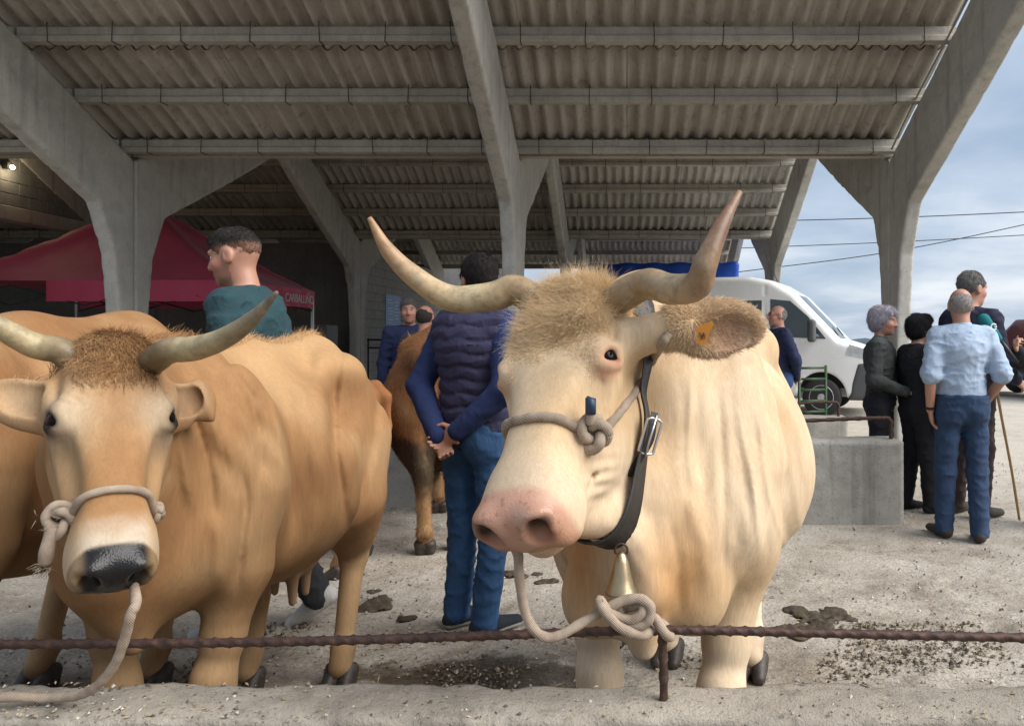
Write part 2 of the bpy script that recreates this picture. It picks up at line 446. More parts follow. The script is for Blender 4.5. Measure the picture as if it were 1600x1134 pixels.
def m_rust():
    t = NT('rusty_rebar'); v = t.coord()
    c = t.ramp(t.noise(v, 60, 6, .7), [(.3, (.030, .018, .014)), (.55, (.075, .040, .030)), (.75, (.15, .075, .048))])
    return t.done(c, .62, .35, t.bump(t.noise(v, 160, 4), .5, .002))
M_RUST = m_rust()
def m_rope(name, a, b):
    t = NT(name); uv = t.n('ShaderNodeTexCoord').outputs['UV']; v = t.coord()
    w = t.n('ShaderNodeTexWave', wave_type='BANDS', bands_direction='DIAGONAL'); t.set(w.inputs['Vector'], v); w.inputs['Scale'].default_value = 110; w.inputs['Distortion'].default_value = 1.2
    c = t.ramp(t.noise(v, 22, 6, .7), [(.3, a), (.7, b)])
    c = t.mix(t.math('MULTIPLY', w.outputs['Fac'], .38), c, tuple(x*.55 for x in a))
    return t.done(c, .92, 0, t.bump(w.outputs['Fac'], .45, .002, t.bump(t.noise(v, 220, 3), .4, .002)))
M_ROPE = m_rope('braided_rope', (.24, .18, .13), (.46, .37, .28))
M_ROPE2 = m_rope('worn_rope', (.27, .20, .145), (.50, .40, .31))
def m_attr(name, rough=.75, nscale=60, namt=.25, bump=.25, bdist=.003, **kw):
    """colour comes from the thing itself (vertex colour), material adds grain"""
    t = NT(name); v = t.coord(); a = t.attr()
    nz = t.noise(v, nscale, 5, .65)
    c = t.mix(t.math('MULTIPLY', nz, namt), a, t.mix(1.0, a, (.55, .5, .45), 'MULTIPLY'))
    return t.done(c, rough, 0, t.bump(t.noise(v, nscale*2.5, 3), bump, bdist) if bump else None, **kw)
M_SKIN = m_attr('skin', .5, 60, .12, .12, .002, Subsurface_Weight=.12, Subsurface_Scale=.01)
def m_cloth():
    t = NT('cloth'); v = t.coord(); a = t.attr(); nz = t.noise(v, 180, 5, .65); wr = t.noise(t.coord((1, 1, .6)), 11, 6, .6, 1.2)
    c = t.mix(t.math('MULTIPLY', nz, .3), a, t.mix(1.0, a, (.5, .5, .5), 'MULTIPLY')); c = t.mix(t.math('MULTIPLY', t.ramp(t.noise(v, 7, 5, .6), [(.4, 0), (.7, 1)]), .25), c, t.mix(1.0, a, (1.5, 1.5, 1.45), 'MULTIPLY'))
    return t.done(c, .9, 0, t.bump(nz, .35, .002, t.bump(wr, .55, .018)))
M_CLOTH = m_cloth()
def m_hide():
    t = NT('cattle_hide'); v = t.coord(); a = t.attr(); wet = t.n('ShaderNodeAttribute', attribute_name='Wet').outputs['Fac']
    nz = t.noise(v, 40, 5, .65); c = t.mix(t.math('MULTIPLY', nz, .2), a, t.mix(1.0, a, (.6, .55, .5), 'MULTIPLY'))
    vo = t.n('ShaderNodeTexVoronoi'); t.set(vo.inputs['Vector'], v); vo.inputs['Scale'].default_value = 240
    peb = t.math('MULTIPLY', vo.outputs['Distance'], wet)
    hs = t.noise(t.coord((1, 1, .13)), 190, 4, .7, .6); hs2 = t.noise(t.coord((1, 1, .2)), 60, 4, .6, .8); dry = t.math('SUBTRACT', 1.0, wet)
    c = t.mix(t.math('MULTIPLY', t.math('MULTIPLY', t.ramp(hs, [(.42, 0), (.68, 1)]), dry), .30), c, t.mix(1.0, a, (.62, .52, .42), 'MULTIPLY'))
    c = t.mix(t.math('MULTIPLY', t.math('MULTIPLY', t.ramp(hs2, [(.45, 0), (.70, 1)]), dry), .28), c, t.mix(1.0, a, (1.25, 1.28, 1.34), 'MULTIPLY'))
    nm = t.bump(t.math('MULTIPLY', hs, dry), .28, .003, t.bump(hs2, .12, .006)); nm = t.bump(peb, .16, .003, nm)
    return t.done(c, t.math('SUBTRACT', .82, t.math('MULTIPLY', wet, .56)), 0, nm, Specular_IOR_Level=.30)
M_HIDE = m_hide()
def m_hair():
    t = NT('cattle_hair'); a = t.attr('hcol')
    return t.done(a, .62, 0, None, Specular_IOR_Level=.25)
M_HAIR = m_hair()
M_BLACKR = plain('black_rubber', (.02, .02, .021), .75, bump=.2)
M_GLASS = plain('dark_glass', (.05, .065, .07), .08, var=.3, scale=2)
M_WHITEP = plain('white_van_paint', (.78, .79, .79), .28, var=.03, scale=2, Coat_Weight=.4)
M_GREYP = plain('grey_bumper_plastic', (.075, .078, .082), .6, bump=.15)
M_CHROME = plain('worn_steel', (.55, .55, .54), .35, .9)
M_LEATHER = plain('black_leather', (.022, .019, .017), .48, var=.35, scale=60, bump=.35)
M_BRASS = plain('old_brass', (.42, .33, .20), .36, .92, var=.35, scale=22, bump=.1)
# ------------------------------------------------------------------ ground, yard, far hills
def grid_mesh(name, xs, ys, zf):
    X, Y = np.meshgrid(xs, ys, indexing='ij'); Z = zf(X, Y)
    V = np.stack([X, Y, Z], -1).reshape(-1, 3); nx, ny = len(xs), len(ys)
    i = np.arange((nx-1)*ny).reshape(nx-1, ny)[:, :-1].ravel()
    return mesh_quads(name, V, np.stack([i, i+ny, i+ny+1, i+1], 1), smooth=True)
def nz2(X, Y, s, seed):
    return vnoise(np.stack([X, Y, np.zeros_like(X)], -1), s, seed)
xs = np.concatenate([[-6000, -1500, -300, -80, -30], np.arange(-16, -3.01, .5), np.arange(-3, 3.01, .02), np.arange(3.5, 16, .5), [30, 80, 300, 1500, 6000]])
ys = np.concatenate([[-300, -60, -10, -2, 0, 1.0], np.arange(1.6, 5.0, .02), np.arange(5.05, 9, .12), np.arange(9.5, 40, 1), [44, 50, 70, 120, 300, 1000, 3000, 9000]])
def gz(X, Y):
    near = sstep(-3.0, -2.6, X)*sstep(3.0, 2.6, X)*sstep(1.6, 2, Y)*sstep(5, 4.4, Y)
    rough = .5*nz2(X, Y, 9, 3)+.35*nz2(X, Y, 21, 4)+.25*nz2(X, Y, 45, 5)
    drop = -np.clip(Y-46, 0, None)*.10-np.clip(np.abs(X)-60, 0, None)*.10
    return near*rough*.010+np.maximum(drop, -160)
g = link('ground', grid_mesh('ground', xs, ys, gz), None, M_GROUND); tag(g, 'pale concrete yard strewn with dung and gravel', None, kind='structure')

def m_far(name, c0, c1):
    t = NT(name); v = t.geo((.004, .004, .004)); return t.done(t.ramp(t.noise(v, 2.5, 6), [(.35, c0), (.65, c1)]), .95)
M_HILL = m_far('far_hill', (.035, .06, .075), (.06, .085, .09))  # distance haze put into the colour: wooded green turned blue
def hills(dist, height, seed, base):
    xs = np.linspace(-1.6*dist, 1.6*dist, 160); ys = dist+np.array([0, .06, .12, .2, .3, .42])*dist
    prof = np.array([0, .55, .9, 1.0, .7, .0])
    def zf(X, Y):
        k = prof[None, :]*(.62+.28*nz2(X, Y*0, 2.2/dist*3, seed)+.16*nz2(X, Y*0, 9/dist*3, seed+1))
        return base+height*k
    return grid_mesh('hills', xs, ys, zf)
h1 = link('hills', hills(3200, 186, 11, -165), None, M_HILL); tag(h1, 'wooded hills along the horizon, haze blue put into their colour', None, kind='structure')

# ------------------------------------------------------------------ the cattle market shed: three gables, frames every 4.6 m
SL = .451; TH = math.atan(SL); EAVE = 3.5; SPAN = 7.8; BAY = 4.6
VAL = [9.2, 17.0, 24.8]
FX = [-15.18, -10.58, -5.98, -1.36, 3.22]
shed = empty('market_shed', (0, 9.2, 0))
tag(shed, 'open cattle market shed of precast concrete frames with corrugated fibre cement roof', 'shed')
def at_shed(o): o.parent = shed; o.location = Vector(o.location)-Vector((0, 9.2, 0)); return o
# slopes: (valley depth, sign): sign -1 rises towards the camera, +1 rises away
SLOPES = [(9.2, -1), (9.2, 1), (17.0, -1), (17.0, 1), (24.8, -1)]
HS = SPAN/2
def poly_sdf(P2, X, Z):
    P2 = np.asarray(P2, float); d = np.full(np.broadcast(X, Z).shape, 1e9); sgn = np.ones_like(d)
    n = len(P2)
    for i in range(n):
        a, b = P2[i], P2[i-1]; e = b-a; wx, wz = X-a[0], Z-a[1]
        t_ = np.clip((wx*e[0]+wz*e[1])/(e@e), 0, 1); d = np.minimum(d, (wx-e[0]*t_)**2+(wz-e[1]*t_)**2)
        c1 = Z >= a[1]; c2 = Z < b[1]; c3_ = e[0]*wz > e[1]*wx
        sgn = np.where((c1 & c2 & c3_) | (~c1 & ~c2 & ~c3_), -sgn, sgn)
    return sgn*np.sqrt(d)
def leg_mesh():
    # (run from valley, height): one half frame, knee and rafter
    o = [(.008, 0), (.25, 0), (.27, 1.6), (.36, 2.35), (.62, 2.90), (2.0, 3.56), (3.0, 4.06), (HS, 4.54), (HS, 4.54+.70), (2.6, 3.5+SL*2.6), (.008, 3.5)]
    pl = [(-a, b) for a, b in o]; sdf = SDF()
    def fn(X, Y, Z):
        a, b = poly_sdf(pl, Y+0*Z, Z+0*Y)+.014, np.abs(X)-.085+.014
        return np.sqrt(np.maximum(a, 0)**2+np.maximum(b, 0)**2)+np.minimum(np.maximum(a, b), 0)-.014
    sdf._add(fn, (-.1, -HS-.05, -.05), (.1, .05, 5.35), 0, 'u')
    def rough(X, Y, Z):
        p = np.stack([X, Y, Z], -1); e_ = np.clip(fbm(p, 6, 3, 2)-.35, 0, 1)
        return .004*fbm(p, 4, 2, 7)+.030*e_*np.exp(-((np.abs(X)-.085)/.02)**2)*(fn(X, Y, Z) > -.02)*.6+.003*(np.abs((Z*4.0) % 1-.5) < .02)
    sdf.field(rough); V, Q = sdf.mesh(.021); me = mesh_quads('frame_leg', V, Q); me.materials.append(M_FRAME); return me
LEG = leg_mesh(); LEGM = LEG.copy(); LEGM.transform(Matrix.Scale(-1, 4, (0, 1, 0))); LEGM.flip_normals()
for vy, sg in SLOPES:
    for x in FX:
        o = link('frame_leg', LEG if sg < 0 else LEGM); o.location = (x, vy, 0); at_shed(o)
# purlins: precast channel with a lip, tied with wire
NP = 5; PSP = .78
def purlin_mesh(L):
    prof = [(-.055, .012), (.055, .012), (.055, .07), (.028, .082), (.028, .165), (-.028, .165), (-.028, .082), (-.055, .07)]
    mb = MB(); mb.prism(prof, 0, -L/2, L/2); me = mb.mesh('purlin'); me.materials.append(M_PURLIN); 
    bm = bmesh.new(); bm.from_mesh(me); bmesh.ops.recalc_face_normals(bm, faces=bm.faces)
    bmesh.ops.bevel(bm, geom=[e for e in bm.edges if e.calc_face_angle(0) > .5], offset=.006, segments=1, affect='EDGES'); bm.to_mesh(me); bm.free(); return me
def tie_mesh(L):
    mb = MB(); n = 7
    for k in range(n):
        x = -L/2+L*(k+.5)/n+.02*math.sin(k*5.1)
        q = [(-.060, .20), (-.060, .072), (-.060, .006), (.060, .006), (.060, .072), (.034, .085), (.034, .20)]
        mb.tube([(x+.006*math.sin(k*3+i), a, b) for i, (a, b) in enumerate(q)], .0045, 5)
    me = mb.mesh('tie_wire'); me.materials.append(M_RUST); return me
PM = [purlin_mesh(BAY-.012), purlin_mesh(BAY-.02)]; TMs = tie_mesh(BAY)
for vy, sg in SLOPES:
    for i in range(NP):
        run = .12+PSP*i; y = vy+sg*run; z = EAVE+SL*run
        for b in range(len(FX)-1):
            o = link('purlin', PM[(b+i) % 2]); o.location = ((FX[b]+FX[b+1])/2, y, z-.005); o.rotation_euler = (-sg*0, 0, R(random.uniform(-.12, .12))); at_shed(o)
            if sg < 0 and vy < 20:
                t = link('tie_wire', TMs, o); t['kind'] = 'stuff'
# corrugated sheets
PIT = .177; WAVES = 6; SW = PIT*WAVES; SLEN = 1.62
def sheet_mesh(seed):
    r = np.random.default_rng(seed); A = .040; n = WAVES*8+5; us = np.linspace(-SW/2-.02, SW/2+.06, n); vs = np.linspace(0, SLEN, 6)
    V = []; 
    for side in (0, 1):
        for v in vs:
            for u in us:
                V.append((u, v, A*math.cos(2*math.pi*u/PIT)+(.0 if side else .0065)+.004*math.sin(v*2.2+seed)+r.normal(0, .0006)))
    Fc = []; m = len(vs)*n
    for side in (0, 1):
        for j in range(len(vs)-1):
            for i in range(n-1):
                a = side*m+j*n+i; q = [a, a+1, a+n+1, a+n]; Fc.append(q if side == 0 else q[::-1])
    for i in range(n-1):
        Fc.append([i, m+i, m+i+1, i+1]); a = (len(vs)-1)*n+i; Fc.append([a, a+1, m+a+1, m+a])
    for j in range(len(vs)-1):
        a = j*n; Fc.append([a, a+n, m+a+n, m+a]); a = j*n+n-1; Fc.append([a, m+a, m+a+n, a+n])
    me = mesh_from('roof_sheet', V, Fc, True); me.materials.append(M_SHEET); return me
SHT = [sheet_mesh(s) for s in range(4)]
x_edge = 3.27; ncol = int((x_edge+15.4)/SW)+1
for vy, sg in SLOPES:
    for r_ in range(3):
        for c in range(ncol):
            o = link('roof_sheet', random.choice(SHT))
            run = -.10+r_*1.40*math.cos(TH); z = EAVE+SL*run+.19+.030+.010*r_
            x = x_edge-SW*(c+.5)-.03
            o.location = (x+random.uniform(-.004, .004), vy+sg*run, z+random.uniform(-.004, .006))
            tilt = TH-R(.25)+R(random.uniform(-.18, .18))
            o.rotation_euler = (tilt, 0, R(random.uniform(-.25, .25))) if sg > 0 else (tilt, 0, math.pi+R(random.uniform(-.25, .25)))
            at_shed(o)
# thin cable down the end rafter
mb = MB(); mb.tube([(3.10, 9.0-t*3.6, 3.45+SL*(.2+t*3.6)+.05+.02*math.sin(t*9)) for t in np.linspace(0, 1, 12)], .012, 6)
o = mb.build('roof_cable', plain('grey_cable', (.3, .29, .27), .6), None, True); at_shed(o)
# block walls
def block_wall(name, axis, pos, a0, a1, z0, z1, bl, bh, th, mat, parent, top=None):
    """courses of separate blocks; axis 1: wall in plane X=pos running along Y"""
    w = MB()
    if axis == 1: w.box((pos-th/2+.012, a0, z0), (pos+th/2-.012, a1, z1))
    base = w.build(name, concrete(name+'_mortar', (.25, .245, .235), (.32, .315, .30), .1), parent)
    me_by = {}
    def bm_(L):
        if L not in me_by:
            m = MB(); m.box((-th/2, 0, 0), (th/2, L-.012, bh-.012)); ob = m.build('block', mat, None, False, .006, 1)
            me_by[L] = ob.data; bpy.data.objects.remove(ob)
        return me_by[L]
    nrow = int(round((z1-z0)/bh))
    for j in range(nrow):
        y = a0 - (bl/2 if j % 2 else 0)
        while y < a1-.02:
            s_, e_ = max(y, a0), min(y+bl, a1); L = round(e_-s_, 3)
            z = z0+j*bh
            if L > .05 and (top is None or z+bh < top((s_+e_)/2)):
                o = link('block', bm_(L), base); o.location = (pos+random.uniform(-.003, .003), s_+.006, z+.006)
            y += bl
    return base
w1 = block_wall('block_wall', 1, -5.98, 17.27, 24.5, 0, 3.4, .5, .2, .15, M_BLOCK, shed); w1.location = (0, -9.2, 0)
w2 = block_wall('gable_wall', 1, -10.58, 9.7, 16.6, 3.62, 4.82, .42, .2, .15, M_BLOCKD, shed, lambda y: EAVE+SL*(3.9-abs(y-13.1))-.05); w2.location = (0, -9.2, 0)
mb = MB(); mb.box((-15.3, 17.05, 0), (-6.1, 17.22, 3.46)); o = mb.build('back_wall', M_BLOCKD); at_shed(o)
mb = MB(); mb.box((-15.5, 3.4, 0), (-15.32, 28.6, 5.4)); o = mb.build('added_end_wall', M_BLOCKD); at_shed(o)  # added wall out of view, keeps the left bays dark
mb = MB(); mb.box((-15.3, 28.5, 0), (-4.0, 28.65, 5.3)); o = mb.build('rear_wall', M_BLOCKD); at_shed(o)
# lintel over the passage below the gable wall
mb = MB(); mb.box((-10.72, 9.5, 3.36), (-10.44, 16.7, 3.60)); o = mb.build('lintel', M_FRAME, None, False, .01, 1); at_shed(o)

# the lit lamp on the gable wall
lp = P(27, 258, 12.95); lp[0] = -10.44
lamp = empty('wall_lamp', tuple(lp)); tag(lamp, 'small lit lamp high on the dark block wall under the roof', 'lamp')
mb = MB(); mb.lathe([(.03, -.05), (.06, -.05), (.075, .03), (.05, .05)], 14, Matrix.Rotation(R(75), 4, 'Y')); mb.build('lamp_housing', M_GREYP, lamp, True)
t = NT('lamp_glow'); t.b.inputs['Emission Color'].default_value = (1, .85, .6, 1); t.b.inputs['Emission Strength'].default_value = 14; mg = t.done((1, .9, .7), .4)
mb = MB(); mb.lathe([(.001, 0), (.03, .006), (.038, .03), (.02, .055), (.001, .06)], 12, Matrix.Translation((.05, 0, -.03)) @ Matrix.Rotation(R(110), 4, 'Y')); mb.build('bulb', mg, lamp, True)
ld = bpy.data.lights.new('lamp_light', 'POINT'); ld.energy = 6; ld.color = (1, .8, .5); ld.shadow_soft_size = .04
lo_ = bpy.data.objects.new('lamp_light', ld); COL.objects.link(lo_); lo_.parent = lamp; lo_.location = (.12, 0, -.06)

# blue notice on the block wall
nt = empty('notice_poster', (-5.895, 19.35, 1.55)); tag(nt, 'blue printed notice hung on the pale block wall', 'notice')
mb = MB(); mb.box((0, -.62, 0), (.006, .62, .88)); mb.build('panel', plain('poster_blue', (.012, .15, .42), .45, scale=3), nt)
mb = MB()
for k in range(9):
    if k in (2, 6): continue
    w = [.34, .42, 0, .3, .44, .38, 0, .42, .25][k]; mb.box((.0065, -.45, .74-.07*k), (.0085, -.45+w, .755-.07*k))
for k in range(6): mb.box((.0065, .08, .70-.085*k), (.0085, .48-.05*(k % 3), .715-.085*k))
mb.build('print_line', plain('poster_print', (.55, .66, .75), .5), nt)['kind'] = 'stuff'

# ------------------------------------------------------------------ foreground tether wall with rail
def rough_box(name, x0, x1, y0, y1, z0, z1, mat, step=.02, amp=.006, seed=0, parent=None, chip=.012):
    """concrete wall as one skin, worn edges"""
    def seg(a, b): return np.linspace(a, b, max(2, int(round((b-a)/step))+1))
    zs = seg(z0, z1); yy = seg(y0, y1)
    prof = [(y0, z) for z in zs[:-1]]+[(y, z1) for y in yy[:-1]]+[(y1, z) for z in zs[::-1]]
    prof = np.array(prof); X = seg(x0, x1)
    V = np.array([[x, p[0], p[1]] for x in X for p in prof])
    ey = np.minimum(np.abs(V[:, 1]-y0), np.abs(V[:, 1]-y1)); ez = np.abs(V[:, 2]-z1)
    edge = np.exp(-((ey**2+ez**2)/(.022**2)))
    c = np.array([0, (y0+y1)/2, z1-.1]); N = V*[0, 1, 1]-c; N /= np.linalg.norm(N, axis=1)[:, None]
    d = amp*(.6*fbm(V, 7, 3, seed)+.5*vnoise(V, 38, seed+5)) - edge*(chip*.6+chip*np.clip(fbm(V, 11, 3, seed+9), -.3, 1))
    V = V+N*d[:, None]
    n = len(prof); m = len(X); i = (np.arange(m-1)[:, None]*n+np.arange(n-1)[None]).ravel()
    me = mesh_quads(name, V, np.stack([i, i+n, i+n+1, i+1], 1))
    bm = bmesh.new(); bm.from_mesh(me)
    bm.verts.ensure_lookup_table()
    for s_ in (0, m-1):
        f = [bm.verts[s_*n+k] for k in range(n)]
        try: bm.faces.new(f if s_ else f[::-1])
        except ValueError: pass
    bmesh.ops.recalc_face_normals(bm, faces=bm.faces); bm.to_mesh(me); bm.free()
    return link(name, me, parent, mat)
TW = rough_box('tether_wall', -3.6, 2.6, 1.565, 1.735, -.02, .62, M_TROUGH, .012, .006, 3)
tag(TW, 'rough low concrete wall across the front, below the twisted iron rail', 'wall')
def rebar(name, pts, r, parent=None, pitch=.045, step=.004):
    L = np.linalg.norm(np.diff(np.asarray(pts, float), axis=0), axis=1).sum(); n = max(8, int(L/step))
    q = spline(pts, n); mb = MB()
    tw = lambda k, a: 1.0+.30*max(0.0, math.cos(2*(a-2*math.pi*k*(L/n)/pitch/2)))**3
    mb.tube(q, r, 10, True, tw); return mb.build(name, M_RUST, parent, True)
RY = 1.65
rail = empty('iron_rail', (0.08, RY, .6)); tag(rail, 'twisted rusty iron rail running along the front wall', 'rail')
def rel(o, root): o.location = Vector(o.location)-root.location; return o
rz = lambda px, py: tuple(P(px, py, RY))
o = rebar('rail_bar', [rz(-700, 1016), rz(-200, 1010), rz(0, 1006), rz(300, 1004), rz(560, 999), rz(800, 991), rz(1040, 984), rz(1300, 989), rz(1600, 996), rz(2000, 1004), rz(2800, 1008)], .0092); rel(o, rail).parent = rail
o = rebar('post', [tuple(P(1037, 1094, RY)-np.array([0,0,.04])), rz(1037, 1060), rz(1036, 1020), rz(1034, 986)], .0090); rel(o, rail).parent = rail

# ------------------------------------------------------------------ further tether walls with their rails
def low_wall(label, x0, x1, y0, y1, h, rail_pts, seed, raillabel):
    w = rough_box('low_wall', x0, x1, y0, y1, -.02, h, M_LOW, .03, .008, seed); tag(w, label, 'wall', 'low concrete tether walls')
    if rail_pts:
        r = empty('iron_rail', (rail_pts[0][0], rail_pts[0][1], h)); tag(r, raillabel, 'rail', 'rails on the tether walls')
        o = rebar('rail_bar', rail_pts, .014, None, .08, .02); rel(o, r).parent = r
    return w
d1 = 5.70
q0, q1 = P(1100, 820, d1), P(1412, 820, d1)
low_wall('pale concrete block wall in front of the two women', q0[0]-.6, q1[0], d1, d1+.32, .62,
         [P(900, 672, d1+.16), P(1100, 664, d1+.16), P(1260, 657, d1+.16), P(1372, 653, d1+.16), P(1390, 656, d1+.16), P(1392, 670, d1+.16), P(1392, 705, d1+.16)], 21, 'bent rusty rail on the pale wall before the women')
d2 = 8.3
q0, q1 = P(1150, 690, d2), P(1325, 690, d2)
low_wall('farther grey wall near the white van wheel', q0[0]-.5, q1[0], d2, d2+.3, .52,
         [P(1100, 636, d2+.15), P(1225, 631, d2+.15), P(1296, 628, d2+.15), P(1309, 631, d2+.15), P(1310, 642, d2+.15), P(1310, 662, d2+.15)], 22, 'thin rusty rail on the farther grey wall')
d3 = 6.3
q0, q1 = P(560, 800, d3), P(740, 800, d3)
low_wall('grey wall behind the muddy cow, left of the man in the vest', -4.4, q1[0]+.2, d3, d3+.3, .82, None, 23, None)
# ------------------------------------------------------------------ cattle
def frame_from(h, l):
    """head axes in world from (right, up, towards camera) components"""
    w = lambda v: np.array([v[0], -v[2], v[1]], float)
    h = Vn(w(h)); l = w(l); l = Vn(l-h*(l@h)); n = np.cross(h, l); n = n if n[1] < 0.3 else n
    return h, l, Vn(np.cross(h, l)) if np.cross(h, l)[2] > -.2 else Vn(-np.cross(h, l))
class Head:
    def __init__(s, O, h, l, scale=1.0, kb=1.0):
        s.kb = kb; s.O = np.asarray(O, float); s.h, s.l, s.n = frame_from(h, l); s.k = scale
        s.M = np.stack([s.h, s.l, s.n], 1)
    def p(s, a, b, c): return s.O+s.k*(a*s.h+b*s.kb*s.l+c*s.n)
    def local(s, V): return ((V-s.O)@s.M)/(s.k*np.array([1, s.kb, 1]))
    def r(s, *r): return np.array(r)*s.k
    def rl(s, *r): return np.array(r)*s.k*np.array([1, s.kb, 1])
class Body:
    def __init__(s, org, yaw, scale=1.0):
        """yaw: direction the animal faces, degrees from -Y (towards the camera) turning towards +X"""
        a = R(yaw); s.f = np.array([math.sin(a), -math.cos(a), 0]); s.L = np.array([math.cos(a), math.sin(a), 0]); s.u = np.array([0, 0, 1.0])
        s.O = np.array([org[0], org[1], 0.0]); s.k = scale; s.M = np.stack([s.f, s.L, s.u], 1)
    def p(s, x, y, z): return s.O+s.k*(x*s.f+y*s.L+z*s.u)
    def local(s, V): return ((V-s.O)@s.M)/s.k
    def r(s, *r): return np.array(r)*s.k
def head_sdf(S_, H, eo=(.025, .0165)):
    k = H.k
    E = lambda c, r, kk=.05, mode='u', M=None: S_.ell(H.p(*c), H.rl(*r), H.M if M is None else M, kk*k, mode)
    C = lambda a, b, r1, r2, kk=.05, mode='u': S_.cone(H.p(*a), H.p(*b), r1*k, r2*k, kk*k, mode)
    E((-.07, 0, -.10), (.15, .122, .10)); E((-.03, 0, -.075), (.15, .112, .072))
    E((-.19, 0, -.070), (.055, .085, .065)); C((0, 0, -.092), (.26, 0, -.092), .088, .070)
    C((.05, 0, -.05), (.27, 0, -.052), .048, .045, .05)
    for s in (-1, 1):
        E((-.020, .100*s, -.050), (.050, .034, .040), .035); E((.045, .112*s, -.070), (.035, .016, .03), .04, 's')
        E((.065, .062*s, -.165), (.14, .052, .105), .06)
        C((.02, .055*s, -.225), (.28, .02*s, -.155), .058, .042, .06)
        C((.03, .105*s, -.095), (.17, .078*s, -.10), .020, .012, .05)          # facial crest
    E((.318, 0, -.092), (.080, .094, .082), .05); E((.350, 0, -.080), (.052, .086, .074), .025)
    E((.325, 0, -.168), (.060, .052, .028), .02)
    S_.half(H.n, float(H.n@H.p(0, 0, -.010)), .03*k)
    for s in (-1, 1):
        E((-.085, .128*s, -.062), (.050, .022, .034), .03, 's'); E((.15, .118*s, -.058), (.085, .034, .036), .04, 's')
        E((.380, .054*s, -.060), (.028, .034, .040), .03)
        E((.335, .070*s, -.125), (.05, .026, .034), .03)
        # eye: lids bulge, then the opening
        E((0, .112*s, -.060), (.036, .026, .034), .022)
    for s in (-1, 1):
        e = Vn(.90*s*H.l+.40*H.n); tl = Vn(H.h*.62+H.n*.75); tl = Vn(tl-e*(tl@e)); up = np.cross(e, tl)
        S_.ell(H.p(0, .118*s, -.058)+e*.030*k, H.r(eo[0], eo[1], .032), np.stack([tl, up, e], 1), .006*k, 's')
        for j, (rr_, lim) in enumerate(((.0052, (.25, 2.9)), (.0034, (3.5, 5.9)))):
            q = [H.p(0, .118*s, -.058)+k*(e*(.0175-.012*math.cos(t_)**2)+tl*(eo[0]+.002)*math.cos(t_)+up*(eo[1]+.001)*math.sin(t_)) for t_ in np.linspace(*lim, 9)]
            for a, b in zip(q[:-1], q[1:]): S_.cone(a, b, rr_*k, rr_*k, .014*k)
        # nostril: comma
        E((.406, .052*s, -.064), (.034, .023, .032), .014, 's')
        C((.404, .058*s, -.044), (.390, .090*s, -.036), .018, .009, .012, 's')
        # mouth
        pts = [(.215, .080*s, -.160), (.27, .088*s, -.152), (.33, .085*s, -.150), (.375, .06*s, -.147), (.395, .0, -.146)]
        for a, b in zip(pts[:-1], pts[1:]): C(a, b, .0045, .0045, .010, 's')
    def wr(X, Y, Z):
        x, y, z = X-H.O[0], Y-H.O[1], Z-H.O[2]; A_, B_, C_ = ((x*H.M[0, i]+y*H.M[1, i]+z*H.M[2, i])/k for i in range(3)); D = 0
        B_ = np.abs(B_); r = np.sqrt((A_-.01)**2+(B_-.125)**2+(C_+.06)**2); g_ = np.exp(-(((A_+.045)/.034)**2+((B_-.080)/.034)**2+((C_+.01)/.04)**2))
        D = g_*.0032*k*np.sin(2*math.pi*(r+.006*np.sin(A_*60))/.0175)
        g2 = np.exp(-(((A_-.20)/.05)**2+((B_-.075)/.04)**2+((C_+.175)/.04)**2)); return D+g2*.0030*k*np.sin(2*math.pi*(A_*.8-C_*.6)/.026)
    S_.field(wr)
    return S_
